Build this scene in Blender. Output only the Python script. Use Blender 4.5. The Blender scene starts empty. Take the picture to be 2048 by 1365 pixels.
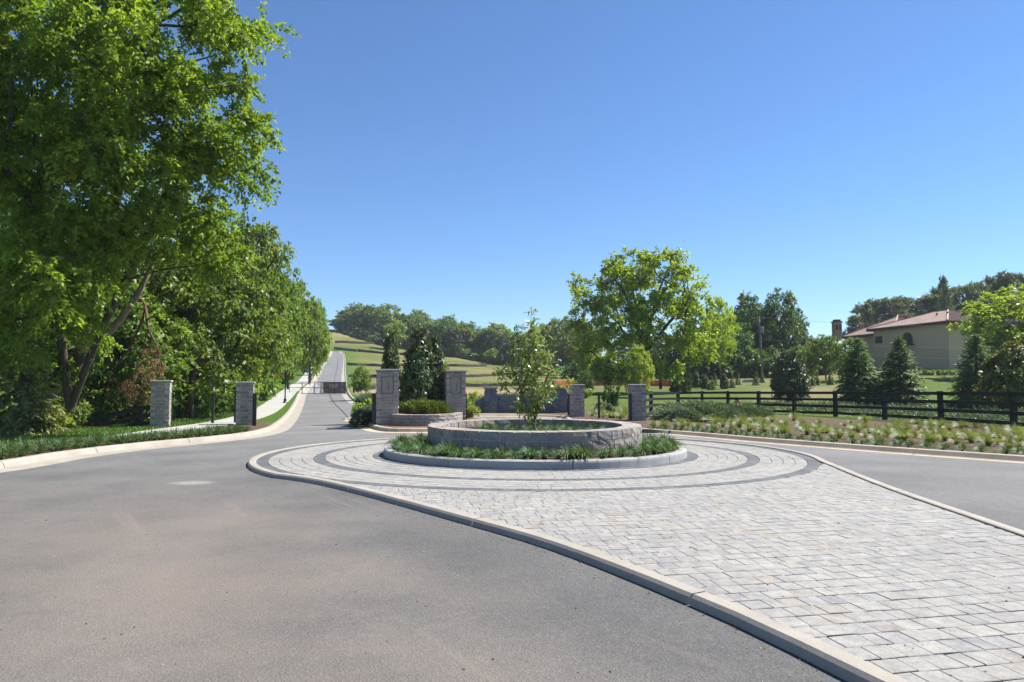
import bpy, math, random
import numpy as np
from mathutils import Vector, Matrix
from mathutils.geometry import delaunay_2d_cdt

random.seed(7)
R = np.random.default_rng(7)
SC = bpy.context.scene
COL = SC.collection
PI = math.pi
rad = math.radians

# ------------------------------------------------------------------ camera, sky, sun, exposure
HAZE = .00024
FPX, HC, PITCH = 1365.0, 1.55, rad(3.25)
cam = bpy.data.cameras.new('camera')
cam.sensor_width = 36.0
cam.lens = 36.0 * FPX / 2048.0
cam.clip_start, cam.clip_end = 0.1, 3000
cam_o = bpy.data.objects.new('camera', cam)
cam_o.location = (0, 0, HC)
cam_o.rotation_euler = (PI / 2 + PITCH, 0, 0)
COL.objects.link(cam_o)
SC.camera = cam_o

SUN_EL, SUN_AZ = rad(51), rad(69)          # azimuth clockwise from +Y
world = bpy.data.worlds.new('World')
SC.world = world
world.use_nodes = True
wn = world.node_tree
bg = wn.nodes['Background']
sky = wn.nodes.new('ShaderNodeTexSky')
sky.sky_type = 'NISHITA'
sky.sun_disc = False
sky.sun_elevation = SUN_EL
sky.sun_rotation = SUN_AZ
sky.altitude = 200
sky.air_density = 1.0
sky.dust_density = 0.0
sky.ozone_density = 10.0
wn.links.new(sky.outputs[0], bg.inputs[0])
bg.inputs[1].default_value = 0.067
sl = bpy.data.lights.new('sun', 'SUN')
sl.energy = 4.6
sl.angle = rad(0.53)
sl.color = (1.0, 0.955, 0.88)
sun_o = bpy.data.objects.new('sun', sl)
sv = Vector((math.cos(SUN_EL) * math.sin(SUN_AZ), math.cos(SUN_EL) * math.cos(SUN_AZ), math.sin(SUN_EL)))
sun_o.rotation_euler = sv.to_track_quat('Z', 'Y').to_euler()
sun_o.location = (40, 30, 60)
COL.objects.link(sun_o)
SC.view_settings.view_transform = 'Standard'
SC.view_settings.look = 'None'
SC.view_settings.exposure = 1.3
SC.view_settings.gamma = 1.0
SC.render.engine = 'CYCLES'
SC.cycles.max_bounces = 8
SC.cycles.diffuse_bounces = 5
SC.cycles.transparent_max_bounces = 4
SC.cycles.sample_clamp_direct = 6
SC.cycles.sample_clamp_indirect = 4

# ------------------------------------------------------------------ terrain heights
A_COLS = [(p - 1024) / FPX for p in (-1200, 0, 520, 650, 800, 900, 1000, 1150, 1300, 1500, 1900, 2320, 3300)]
D_KN = [0, 25, 35, 42, 57, 66, 97, 133, 175, 210, 245, 300, 420]
NEAR = [0, -.37, -.5, -.52]
T_Z = [
    [-.3, .0, .8, 1.5, 2, 2.5, 3, 4, 5],
    [-.3, .0, 1.0, 2.2, 3.5, 4.5, 6, 8, 9],
    [-.14, .25, 1.4, 4.0, 8.5, 13, 17, 20, 20],
    [-.14, .2, 1.05, 3.6, 8.0, 13.5, 20, 22.5, 20],
    [-.14, .15, .95, 3.1, 6.5, 11, 14.3, 17, 19],
    [-.16, .1, .75, 2.5, 5.8, 9.0, 11, 13, 15],
    [-.2, .05, .5, 1.9, 4.6, 6.8, 8.2, 10, 12],
    [-.2, .0, .45, 1.7, 4.0, 5.0, 6, 7, 8],
    [-.2, .0, .9, 2.6, 3.6, 4.2, 5, 6, 7],
    [-.1, .2, 1.5, 2.7, 3.3, 3.8, 5, 6, 7],
    [.35, .9, 3.1, 4.1, 5, 6, 7, 8, 9],
    [.35, .9, 3.1, 4.1, 5, 6, 7, 8, 9],
    [.35, .9, 3.1, 4.1, 5, 6, 7, 8, 9]]
DSTEP = 1.0
_dd = np.arange(0, 700, DSTEP)
_k = np.exp(-0.5 * (np.arange(-15, 16) / 5.0) ** 2); _k /= _k.sum()
TAB = []
for row in T_Z:
    z = np.interp(_dd, D_KN, NEAR + row)
    zp = np.concatenate([2 * z[0] - z[15:0:-1], z, np.full(15, z[-1])])
    TAB.append(np.convolve(zp, _k, 'valid'))
TAB = np.array(TAB)
A_COLS = np.array(A_COLS)

def zb(x, y):
    x = np.asarray(x, float); y = np.asarray(y, float)
    ys = np.maximum(y, 12.0)
    a = np.clip(x / ys, A_COLS[0], A_COLS[-1] - 1e-6)
    i = np.clip(np.searchsorted(A_COLS, a, 'right') - 1, 0, len(A_COLS) - 2)
    t = (a - A_COLS[i]) / (A_COLS[i + 1] - A_COLS[i])
    t = t * t * (3 - 2 * t)
    d = np.clip(y, 0, 690) / DSTEP
    j = np.minimum(d.astype(int), TAB.shape[1] - 2)
    u = d - j
    z0 = TAB[i, j] * (1 - u) + TAB[i, j + 1] * u
    z1 = TAB[i + 1, j] * (1 - u) + TAB[i + 1, j + 1] * u
    z = z0 * (1 - t) + z1 * t
    return np.where(y < 0, -0.0148 * y, z)

def zb1(x, y):
    return float(zb(x, y))

def ray(px, py):
    u = (px - 1024) / FPX; v = (682.5 - py) / FPX
    c, s = math.cos(PITCH), math.sin(PITCH)
    return u, c - v * s, s + v * c

def at(px, py, d):
    """world point on the pixel's ray at depth y = d"""
    u, y, z = ray(px, py)
    t = d / y
    return Vector((u * t, d, HC + z * t))

RK_PX = [(1276, 866), (1330, 869), (1400, 874.5), (1500, 884), (1600, 892), (1700, 900), (1870, 913), (2048, 926)]
def _flatG(px, py, z=0):
    u, y, zz = ray(px, py)
    t = (z - HC) / (zz + 0.0148 * y)
    return (u * t, y * t)
RK = np.array([_flatG(*p) for p in RK_PX] + [(13.4, 10.0), (14.6, 4.0), (15.2, -12)])

def seg_dist(x, y, poly):
    x = np.asarray(x, float); y = np.asarray(y, float)
    best = np.full(x.shape, 1e9)
    for a, b in zip(poly[:-1], poly[1:]):
        dx, dy = b - a
        t = np.clip(((x - a[0]) * dx + (y - a[1]) * dy) / (dx * dx + dy * dy), 0, 1)
        best = np.minimum(best, np.hypot(x - a[0] - t * dx, y - a[1] - t * dy))
    return best

def sstep(a, b, x):
    t = np.clip((x - a) / (b - a), 0, 1)
    return t * t * (3 - 2 * t)

def zt(x, y):
    """top of the ground beside the kerbs"""
    x = np.asarray(x, float); y = np.asarray(y, float)
    z = zb(x, y) + 0.12
    s = seg_dist(x, y, RK)
    return z + np.where((x > 3) & (y < 60), .02 * sstep(0, 3.5, s) * sstep(60, 40, y), 0)

def zt1(x, y):
    return float(zt(x, y))

def G(px, py, off=0.0):
    """where the pixel's ray meets the ground (raised by off)"""
    u, y, z = ray(px, py)
    t0 = 1.0
    ts = np.concatenate([np.arange(2, 60, .25), np.arange(60, 420, 1.0)])
    hz = HC + z * ts - (zb(u * ts, y * ts) + off)
    k = np.argmax(hz < 0)
    if hz[k] >= 0:
        k = len(ts) - 1
    a, b = ts[max(k - 1, 0)], ts[k]
    for _ in range(24):
        m = .5 * (a + b)
        if HC + z * m - (zb1(u * m, y * m) + off) < 0: b = m
        else: a = m
    t = .5 * (a + b)
    return np.array([u * t, y * t])

# ------------------------------------------------------------------ helpers
def raw_mesh(name, V, F, mat=None, rnd=None, smooth=False):
    me = bpy.data.meshes.new(name)
    V = np.asarray(V, np.float32)
    if isinstance(F, np.ndarray):
        n, k = F.shape
        me.vertices.add(len(V)); me.vertices.foreach_set('co', V.ravel())
        me.loops.add(n * k); me.loops.foreach_set('vertex_index', F.astype(np.int32).ravel())
        me.polygons.add(n)
        me.polygons.foreach_set('loop_start', np.arange(0, n * k, k, dtype=np.int32))
        me.update(calc_edges=True)
    else:
        me.from_pydata([tuple(v) for v in V.tolist()], [], F)
    if rnd is not None:
        at_ = me.attributes.new('rnd', 'FLOAT', 'FACE')
        at_.data.foreach_set('value', np.asarray(rnd, np.float32))
    if smooth:
        me.polygons.foreach_set('use_smooth', np.ones(len(me.polygons), bool))
    if mat: me.materials.append(mat)
    me.validate()
    return me

def link(name, me, parent=None, loc=None, rot=None, scale=None):
    o = bpy.data.objects.new(name, me)
    COL.objects.link(o)
    if parent: o.parent = parent
    if loc is not None: o.location = loc
    if rot is not None: o.rotation_euler = rot
    if scale is not None: o.scale = scale
    return o

def mk(name, V, F, mat=None, parent=None, rnd=None, smooth=False, **k):
    return link(name, raw_mesh(name, V, F, mat, rnd, smooth), parent, **k)

def tag(o, label, cat, group=None):
    o['label'] = label; o['category'] = cat
    if group: o['group'] = group
    return o

def thing(name, label, cat, loc=(0, 0, 0), rotz=0, group=None, scale=None):
    o = bpy.data.objects.new(name, None)
    o.empty_display_size = .2
    COL.objects.link(o)
    o.location = loc; o.rotation_euler = (0, 0, rotz)
    if scale is not None: o.scale = scale
    return tag(o, label, cat, group)

def kind(o, k):
    o['kind'] = k
    return o

class MB:
    def __init__(s): s.V = []; s.F = []
    def box(s, c, d, rz=0, rx=0, ry=0):
        n = len(s.V)
        M = Matrix.Rotation(rz, 3, 'Z') @ Matrix.Rotation(rx, 3, 'X') @ Matrix.Rotation(ry, 3, 'Y')
        for i in (-.5, .5):
            for j in (-.5, .5):
                for k in (-.5, .5):
                    s.V.append(Vector(c) + M @ Vector((i * d[0], j * d[1], k * d[2])))
        for f in ((0, 1, 3, 2), (4, 6, 7, 5), (0, 4, 5, 1), (2, 3, 7, 6), (0, 2, 6, 4), (1, 5, 7, 3)):
            s.F.append(tuple(n + q for q in f))
        return s
    def bar(s, a, b, w, h):
        a, b = Vector(a), Vector(b)
        d = b - a
        L = d.length
        rz = math.atan2(d.y, d.x); ry = -math.asin(max(-1, min(1, d.z / L)))
        return s.box((a + b) / 2, (L, w, h), rz, 0, ry)
    def tube(s, pts, radii, n=6, cap=True):
        base = len(s.V)
        pts = [Vector(p) for p in pts]
        if not hasattr(radii, '__len__'): radii = [radii] * len(pts)
        for i, p in enumerate(pts):
            d = (pts[min(i + 1, len(pts) - 1)] - pts[max(i - 1, 0)]).normalized()
            q = d.to_track_quat('Z', 'Y')
            for k in range(n):
                a = 2 * PI * k / n
                s.V.append(p + q @ Vector((math.cos(a) * radii[i], math.sin(a) * radii[i], 0)))
        for i in range(len(pts) - 1):
            for k in range(n):
                k2 = (k + 1) % n
                s.F.append((base + i * n + k, base + i * n + k2, base + (i + 1) * n + k2, base + (i + 1) * n + k))
        if cap:
            s.F.append(tuple(base + k for k in reversed(range(n))))
            s.F.append(tuple(base + (len(pts) - 1) * n + k for k in range(n)))
        return s
    def lathe(s, prof, c=(0, 0, 0), n=14):
        base = len(s.V)
        for r, z in prof:
            for k in range(n):
                a = 2 * PI * k / n
                s.V.append(Vector((c[0] + r * math.cos(a), c[1] + r * math.sin(a), c[2] + z)))
        for i in range(len(prof) - 1):
            for k in range(n):
                k2 = (k + 1) % n
                s.F.append((base + i * n + k, base + i * n + k2, base + (i + 1) * n + k2, base + (i + 1) * n + k))
        s.F.append(tuple(base + k for k in reversed(range(n))))
        s.F.append(tuple(base + (len(prof) - 1) * n + k for k in range(n)))
        return s
    def build(s, name, mat, parent=None, smooth=False, **k):
        return mk(name, [tuple(v) for v in s.V], s.F, mat, parent, smooth=smooth, **k)

# ------------------------------------------------------------------ materials
def new_mat(name):
    m = bpy.data.materials.new(name); m.use_nodes = True
    nt = m.node_tree
    return m, nt, nt.nodes['Principled BSDF']

def N(nt, t, **kw):
    n = nt.nodes.new(t)
    for k, v in kw.items():
        if hasattr(n, k): setattr(n, k, v)
        else: n.inputs[k].default_value = v
    return n

def noise(nt, scale, detail=4, rough=.6, vec=None):
    n = N(nt, 'ShaderNodeTexNoise')
    n.inputs['Scale'].default_value = scale; n.inputs['Detail'].default_value = detail; n.inputs['Roughness'].default_value = rough
    if vec is not None: nt.links.new(vec, n.inputs['Vector'])
    return n

def ramp(nt, fac, stops):
    r = N(nt, 'ShaderNodeValToRGB')
    e = r.color_ramp.elements
    while len(e) < len(stops): e.new(.5)
    for el, (p, c) in zip(e, stops):
        el.position = p
        el.color = (c, c, c, 1) if not hasattr(c, '__len__') else (*c, 1)
    nt.links.new(fac, r.inputs[0])
    return r

def mix(nt, fac, a, b, mode='MIX'):
    m = N(nt, 'ShaderNodeMix', data_type='RGBA', blend_type=mode)
    for sock, v in ((m.inputs[0], fac), (m.inputs[6], a), (m.inputs[7], b)):
        if isinstance(v, bpy.types.NodeSocket): nt.links.new(v, sock)
        elif hasattr(v, '__len__'): sock.default_value = (*v, 1) if len(v) == 3 else v
        else: sock.default_value = v
    return m.outputs[2]

def math_(nt, op, a, b=None, c=None):
    m = N(nt, 'ShaderNodeMath', operation=op)
    for s, v in zip(m.inputs, (a, b, c)):
        if v is None: continue
        if isinstance(v, bpy.types.NodeSocket): nt.links.new(v, s)
        else: s.default_value = v
    return m.outputs[0]

def bump(nt, bsdf, h, strength=.4, dist=.02):
    b = N(nt, 'ShaderNodeBump')
    b.inputs['Strength'].default_value = strength; b.inputs['Distance'].default_value = dist
    nt.links.new(h, b.inputs['Height']); nt.links.new(b.outputs[0], bsdf.inputs['Normal'])

def geo_pos(nt):
    return N(nt, 'ShaderNodeNewGeometry').outputs['Position']

def attr(nt, name):
    a = N(nt, 'ShaderNodeAttribute'); a.attribute_name = name
    return a.outputs['Fac']

def rnd_value(nt):
    """per-face rnd plus the object's own random number"""
    oi = N(nt, 'ShaderNodeObjectInfo')
    return math_(nt, 'FRACT', math_(nt, 'ADD', attr(nt, 'rnd'), oi.outputs['Random']))

def simple(name, col, rough=.6, metal=0, var=.12, scale=30, bstr=0, spec=.5):
    m, nt, b = new_mat(name)
    n = noise(nt, scale, 4, .6, geo_pos(nt))
    c = mix(nt, n.outputs[0], tuple(x * (1 - var) for x in col), tuple(x * (1 + var) for x in col))
    nt.links.new(c, b.inputs['Base Color'])
    b.inputs['Roughness'].default_value = rough; b.inputs['Metallic'].default_value = metal
    b.inputs['Specular IOR Level'].default_value = spec
    if bstr: bump(nt, b, n.outputs[0], bstr, .01)
    return m

def leaf_mat(name, a, b_, c=None, trans=.35, rough=.45, tint=None, back=None, spec=.4):
    m, nt, b = new_mat(name)
    oi = N(nt, 'ShaderNodeObjectInfo')
    r = attr(nt, 'rnd')
    stops = [(0, a), (1, b_)] if c is None else [(0, a), (.55, b_), (1, c)]
    col = ramp(nt, r, stops).outputs[0]
    hsv = N(nt, 'ShaderNodeHueSaturation')
    nt.links.new(col, hsv.inputs['Color'])
    nt.links.new(math_(nt, 'MULTIPLY_ADD', oi.outputs['Random'], .03, .485), hsv.inputs['Hue'])
    nt.links.new(math_(nt, 'MULTIPLY_ADD', oi.outputs['Random'], .35, .82), hsv.inputs['Value'])
    col = hsv.outputs[0]
    top = col
    if back:
        g = N(nt, 'ShaderNodeNewGeometry')
        top = mix(nt, g.outputs['Backfacing'], col, back)
    nt.links.new(top, b.inputs['Base Color'])
    b.inputs['Roughness'].default_value = rough
    b.inputs['Specular IOR Level'].default_value = spec
    tr = N(nt, 'ShaderNodeBsdfTranslucent')
    tcol = mix(nt, 1.0, col, tint or (1.75, 1.6, .55), 'MULTIPLY')
    nt.links.new(tcol, tr.inputs[0])
    ms = N(nt, 'ShaderNodeMixShader'); ms.inputs[0].default_value = trans
    nt.links.new(b.outputs[0], ms.inputs[1]); nt.links.new(tr.outputs[0], ms.inputs[2])
    nt.links.new(ms.outputs[0], nt.nodes['Material Output'].inputs[0])
    return m

PATCH = _flatG(385, 966)
def mat_asphalt():
    m, nt, b = new_mat('asphalt')
    p = geo_pos(nt)
    fine = noise(nt, 120, 3, .75, p); mid = noise(nt, 11, 6, .75, p); big = noise(nt, .45, 5, .6, p); huge = noise(nt, .14, 3, .5, p)
    vor = N(nt, 'ShaderNodeTexVoronoi'); vor.inputs['Scale'].default_value = 75; nt.links.new(p, vor.inputs['Vector'])
    base = ramp(nt, fine.outputs[0], [(.3, (.055, .0545, .054)), (.7, (.135, .1335, .132))]).outputs[0]
    agg = ramp(nt, vor.outputs['Color'], [(.0, .62), (.55, 1.0), (1, 1.5)]).outputs[0]
    base = mix(nt, .75, base, agg, 'MULTIPLY')
    md = ramp(nt, mid.outputs[0], [(.3, .86), (.7, 1.12)]).outputs[0]
    base = mix(nt, 1, base, md, 'MULTIPLY')
    bd = ramp(nt, big.outputs[0], [(.3, .8), (.72, 1.2)]).outputs[0]
    base = mix(nt, 1, base, bd, 'MULTIPLY')
    # red-brown dust tracked over the lane in front
    sx = N(nt, 'ShaderNodeSeparateXYZ'); nt.links.new(p, sx.inputs[0])
    wav = noise(nt, .55, 4, .6, p)
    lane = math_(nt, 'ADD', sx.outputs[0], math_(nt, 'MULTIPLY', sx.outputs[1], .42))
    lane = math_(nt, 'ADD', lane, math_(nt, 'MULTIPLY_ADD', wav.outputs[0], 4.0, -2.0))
    mr = N(nt, 'ShaderNodeMapRange'); mr.inputs[1].default_value = 3.6; mr.inputs[2].default_value = .4
    nt.links.new(lane, mr.inputs[0])
    mr2 = N(nt, 'ShaderNodeMapRange'); mr2.inputs[1].default_value = 14; mr2.inputs[2].default_value = 6
    nt.links.new(math_(nt, 'ADD', sx.outputs[1], math_(nt, 'MULTIPLY_ADD', wav.outputs[0], 6, -3)), mr2.inputs[0])
    dust = math_(nt, 'MULTIPLY', mr.outputs[0], mr2.outputs[0])
    dn = ramp(nt, big.outputs[0], [(.35, .3), (.65, 1)]).outputs[0]
    dust = math_(nt, 'MULTIPLY', dust, math_(nt, 'MULTIPLY', dn, .75))
    base = mix(nt, dust, base, (.155, .125, .10))
    # traffic has worn the asphalt paler away from the strip along the island kerb
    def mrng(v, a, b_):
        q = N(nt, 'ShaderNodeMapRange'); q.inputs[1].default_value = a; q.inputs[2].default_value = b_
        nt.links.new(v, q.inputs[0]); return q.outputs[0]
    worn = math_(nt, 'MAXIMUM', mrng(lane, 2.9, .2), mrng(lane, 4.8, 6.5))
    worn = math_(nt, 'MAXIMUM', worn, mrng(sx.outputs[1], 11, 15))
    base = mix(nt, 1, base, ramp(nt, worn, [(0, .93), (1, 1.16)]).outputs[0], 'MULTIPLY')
    base = mix(nt, 1, base, ramp(nt, mrng(sx.outputs[1], 10, 22), [(0, .93), (1, 1.28)]).outputs[0], 'MULTIPLY')  # paler with distance: grazing sheen of the far road painted into the colour
    # tyre tracks sweeping along the left lane
    tw = N(nt, 'ShaderNodeTexWave'); tw.wave_type = 'RINGS'; tw.rings_direction = 'SPHERICAL'
    tm = N(nt, 'ShaderNodeMapping'); tm.inputs['Location'].default_value = (-6.5, -9, 0); nt.links.new(p, tm.inputs[0])
    nt.links.new(tm.outputs[0], tw.inputs['Vector']); tw.inputs['Scale'].default_value = .17; tw.inputs['Distortion'].default_value = 1.2; tw.inputs['Detail'].default_value = 3
    base = mix(nt, 1, base, ramp(nt, tw.outputs['Fac'], [(.2, .965), (.8, 1.03)]).outputs[0], 'MULTIPLY')
    # one pale dried spill
    px_, py_ = PATCH
    dx = math_(nt, 'MULTIPLY', math_(nt, 'SUBTRACT', sx.outputs[0], px_), 2.3); dy = math_(nt, 'MULTIPLY', math_(nt, 'SUBTRACT', sx.outputs[1], py_), 3.2)
    dd_ = math_(nt, 'ADD', math_(nt, 'SQRT', math_(nt, 'ADD', math_(nt, 'MULTIPLY', dx, dx), math_(nt, 'MULTIPLY', dy, dy))), math_(nt, 'MULTIPLY_ADD', mid.outputs[0], 1.0, -.5))
    base = mix(nt, math_(nt, 'MULTIPLY', mrng(dd_, 1.0, .4), .55), base, (.30, .27, .23))
    # wheel streaks of pale dust
    mr0 = N(nt, 'ShaderNodeMapping'); mr0.inputs['Rotation'].default_value = (0, 0, rad(-34)); nt.links.new(p, mr0.inputs[0])
    mp = N(nt, 'ShaderNodeMapping'); mp.inputs['Scale'].default_value = (2.6, .16, 1)
    nt.links.new(mr0.outputs[0], mp.inputs[0])
    st = noise(nt, 1.0, 5, .6, mp.outputs[0])
    sm = ramp(nt, st.outputs[0], [(.62, 0), (.76, 1)]).outputs[0]
    base = mix(nt, math_(nt, 'MULTIPLY', sm, .42), base, (.22, .18, .14))
    nt.links.new(base, b.inputs['Base Color'])
    b.inputs['Roughness'].default_value = .82; b.inputs['Specular IOR Level'].default_value = .35
    h = math_(nt, 'ADD', vor.outputs['Distance'], math_(nt, 'MULTIPLY', fine.outputs[0], .6))
    bump(nt, b, h, .55, .006)
    return m

def mat_concrete(name, col, dirt=(.2, .16, .12), amt=.35):
    m, nt, b = new_mat(name)
    p = geo_pos(nt)
    a = noise(nt, 3, 6, .65, p); f = noise(nt, 90, 3, .6, p); g = noise(nt, .9, 4, .6, p)
    c = mix(nt, ramp(nt, a.outputs[0], [(.3, 0), (.7, 1)]).outputs[0], tuple(x * .86 for x in col), tuple(x * 1.08 for x in col))
    c = mix(nt, math_(nt, 'MULTIPLY', ramp(nt, g.outputs[0], [(.48, 0), (.72, 1)]).outputs[0], amt), c, dirt)
    g3 = noise(nt, 7, 6, .75, p)
    c = mix(nt, math_(nt, 'MULTIPLY', ramp(nt, g3.outputs[0], [(.56, 0), (.68, 1)]).outputs[0], amt * .8), c, tuple(x * .8 for x in dirt))
    c = mix(nt, 1, c, ramp(nt, f.outputs[0], [(.3, .88), (.7, 1.08)]).outputs[0], 'MULTIPLY')
    nt.links.new(c, b.inputs['Base Color'])
    b.inputs['Roughness'].default_value = .85; b.inputs['Specular IOR Level'].default_value = .3
    bump(nt, b, f.outputs[0], .35, .004)
    return m

def mat_stone(name, stops, speck=1.0, scale=1.0, bstr=.8, bdist=.02, rough=.88, stain=0):
    """blocks: each object or face draws its own colour from the ramp"""
    m, nt, b = new_mat(name)
    p = geo_pos(nt)
    r = rnd_value(nt)
    c = ramp(nt, r, stops).outputs[0]
    a = noise(nt, 9 * scale, 7, .7, p); f = noise(nt, 70 * scale, 4, .7, p)
    c = mix(nt, 1, c, ramp(nt, a.outputs[0], [(.28, .7), (.72, 1.25)]).outputs[0], 'MULTIPLY')
    c = mix(nt, speck, c, ramp(nt, f.outputs[0], [(.3, .75), (.7, 1.2)]).outputs[0], 'MULTIPLY')
    if stain:
        g = noise(nt, .55, 6, .65, p); g2 = noise(nt, 3.5, 5, .7, p)
        c = mix(nt, stain, c, ramp(nt, g.outputs[0], [(.3, (.80, .80, .81)), (.7, (1.14, 1.12, 1.08))]).outputs[0], 'MULTIPLY')
        c = mix(nt, math_(nt, 'MULTIPLY', ramp(nt, g2.outputs[0], [(.58, 0), (.74, 1)]).outputs[0], .4), c, (.21, .185, .155))
    nt.links.new(c, b.inputs['Base Color'])
    b.inputs['Roughness'].default_value = rough; b.inputs['Specular IOR Level'].default_value = .3
    bump(nt, b, math_(nt, 'ADD', a.outputs[0], math_(nt, 'MULTIPLY', f.outputs[0], .4)), bstr, bdist)
    return m

def mat_ground():
    m, nt, b = new_mat('ground_cover')
    p = geo_pos(nt)
    n1 = noise(nt, .08, 6, .65, p); n2 = noise(nt, 1.3, 6, .7, p); n3 = noise(nt, 18, 4, .7, p); n4 = noise(nt, .025, 4, .6, p)
    fld = ramp(nt, math_(nt, 'ADD', math_(nt, 'MULTIPLY', n1.outputs[0], .7), math_(nt, 'MULTIPLY', n4.outputs[0], .4)),
               [(.36, (.072, .10, .024)), (.52, (.125, .13, .042)), (.68, (.19, .165, .07))]).outputs[0]
    lush = ramp(nt, n2.outputs[0], [(.3, (.045, .09, .012)), (.7, (.08, .135, .02))]).outputs[0]
    c = mix(nt, attr(nt, 'lush'), fld, lush)
    dirt = ramp(nt, n2.outputs[0], [(.3, (.24, .165, .10)), (.7, (.34, .255, .17))]).outputs[0]
    df = math_(nt, 'MULTIPLY', attr(nt, 'dirt'), ramp(nt, n2.outputs[0], [(.25, .5), (.5, 1)]).outputs[0])
    c = mix(nt, df, c, dirt)
    mul = ramp(nt, n3.outputs[0], [(.28, (.04, .028, .02)), (.5, (.10, .07, .05)), (.75, (.24, .175, .125))]).outputs[0]
    c = mix(nt, attr(nt, 'mulch'), c, mul)
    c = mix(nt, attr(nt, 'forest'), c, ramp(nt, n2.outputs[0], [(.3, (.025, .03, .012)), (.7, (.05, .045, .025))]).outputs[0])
    c = mix(nt, 1, c, ramp(nt, n3.outputs[0], [(.25, .72), (.75, 1.25)]).outputs[0], 'MULTIPLY')
    nt.links.new(c, b.inputs['Base Color'])
    b.inputs['Roughness'].default_value = .95; b.inputs['Specular IOR Level'].default_value = .1
    bump(nt, b, math_(nt, 'ADD', n3.outputs[0], n2.outputs[0]), .8, .08)
    return m

def mat_wood_bark(name, col):
    m, nt, b = new_mat(name)
    p = geo_pos(nt)
    mp = N(nt, 'ShaderNodeMapping'); mp.inputs['Scale'].default_value = (9, 9, 1.6); nt.links.new(p, mp.inputs[0])
    n = noise(nt, 1.5, 6, .7, mp.outputs[0])
    c = ramp(nt, n.outputs[0], [(.3, tuple(x * .45 for x in col)), (.7, tuple(x * 1.35 for x in col))]).outputs[0]
    nt.links.new(c, b.inputs['Base Color'])
    b.inputs['Roughness'].default_value = .92; b.inputs['Specular IOR Level'].default_value = .2
    bump(nt, b, n.outputs[0], .9, .03)
    return m

M = {}
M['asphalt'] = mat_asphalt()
M['ground'] = mat_ground()
M['kerb'] = mat_concrete('kerb_concrete', (0.3102, 0.2838, 0.2442))
M['ring_kerb'] = mat_concrete('grey_kerb_concrete', (0.3112, 0.3112, 0.3036), (0.167, 0.1518, 0.1366), .25)
M['tan_kerb'] = mat_concrete('tan_kerb_concrete', (0.4633, 0.3736, 0.2682))
M['path'] = mat_concrete('path_concrete', (0.3432, 0.3366, 0.3168), amt=.1)
M['sand'] = mat_concrete('joint_sand', (0.107, 0.09976, 0.08912), (0.03564, 0.03564, 0.02851), .5)
M['paver'] = mat_stone('pale_paver', [(0, (0.2419, 0.2345, 0.2201)), (.25, (0.2572, 0.2496, 0.2339)), (.5, (0.2707, 0.262, 0.2442)), (.68, (0.2481, 0.2425, 0.2322)), (.8, (0.2256, 0.2221, 0.2201)), (.87, (0.2707, 0.2442, 0.2106)), (.92, (0.2094, 0.2097, 0.2132)), (1, (0.2545, 0.2469, 0.2322))], .8, 1.0, .35, .006, stain=.55)
M['paver_dark'] = mat_stone('dark_paver', [(0, (0.07969, 0.08501, 0.09355)), (.5, (0.1025, 0.1072, 0.1143)), (1, (0.1252, 0.1257, 0.1282))], .8, 1.0, .35, .006)
M['stone'] = mat_stone('split_stone', [(0, (0.2273, 0.2032, 0.1885)), (.3, (0.3239, 0.2823, 0.2491)), (.5, (0.2671, 0.2506, 0.2412)), (.65, (0.3751, 0.3275, 0.2805)), (.8, (0.3523, 0.2879, 0.2356)), (.9, (0.2159, 0.2032, 0.202)), (1, (0.2842, 0.2619, 0.2525))], 1, 1, 1.0, .03)
M['stone_cap'] = mat_concrete('pale_capstone', (0.3128, 0.299, 0.276), (0.184, 0.1656, 0.1472), .3)
M['mortar'] = mat_concrete('mortar', (.43, .41, .38), (.2, .18, .16), .3)
M['niche'] = mat_concrete('niche_slab', (0.3364, 0.3024, 0.2496), (0.2552, 0.224, 0.1768), .3)
M['blue_stone'] = mat_stone('slate_block', [(0, (.115, .135, .17)), (.5, (.15, .17, .21)), (1, (.19, .205, .24))], 1, 1, .8, .02)
M['black_paint'] = simple('black_fence_paint', (0.00936, 0.00864, 0.009), .55, 0, .3, 12, .2, .35)
M['black_metal'] = simple('black_metal', (0.00864, 0.00864, 0.01008), .4, .0, .2, 20)
M['mulch'] = simple('bark_mulch', (.11, .068, .045), .95, 0, .75, 40, 1.0, .1)
M['bark'] = mat_wood_bark('bark', (.085, .068, .052))
M['bark_pale'] = mat_wood_bark('pale_bark', (.19, .155, .12))
M['bark_dead'] = mat_wood_bark('dead_bark', (0.1364, 0.0816, 0.0525))
M['leaf_big'] = leaf_mat('broad_leaf', (0.0821, 0.1361, 0.01442), (0.1506, 0.2291, 0.02163), (0.2565, 0.3261, 0.03365), .46, .55, spec=.3)
M['leaf_wood'] = leaf_mat('woodland_leaf', (0.06698, 0.1262, 0.02318), (0.1262, 0.2126, 0.03606), (0.2061, 0.2897, 0.0541), .45)
M['leaf_lime'] = leaf_mat('lime_leaf', (0.1095, 0.1738, 0.02576), (0.1803, 0.2576, 0.03606), (0.2576, 0.322, 0.0541), .46)
M['leaf_oak'] = leaf_mat('spring_leaf', (0.1277, 0.2117, 0.02143), (0.2313, 0.3388, 0.03061), (0.3353, 0.4234, 0.04591), .46)
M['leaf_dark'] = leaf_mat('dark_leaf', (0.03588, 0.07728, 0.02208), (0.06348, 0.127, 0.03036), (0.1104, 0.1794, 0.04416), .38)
M['leaf_hill'] = leaf_mat('hill_leaf', (0.07605, 0.1308, 0.04563), (0.1293, 0.1947, 0.06387), (0.1977, 0.251, 0.08365), .4)
M['leaf_shrub'] = leaf_mat('shrub_leaf', (0.06272, 0.1317, 0.02258), (0.1192, 0.2132, 0.03512), (0.2007, 0.2948, 0.05268), .42)
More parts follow.
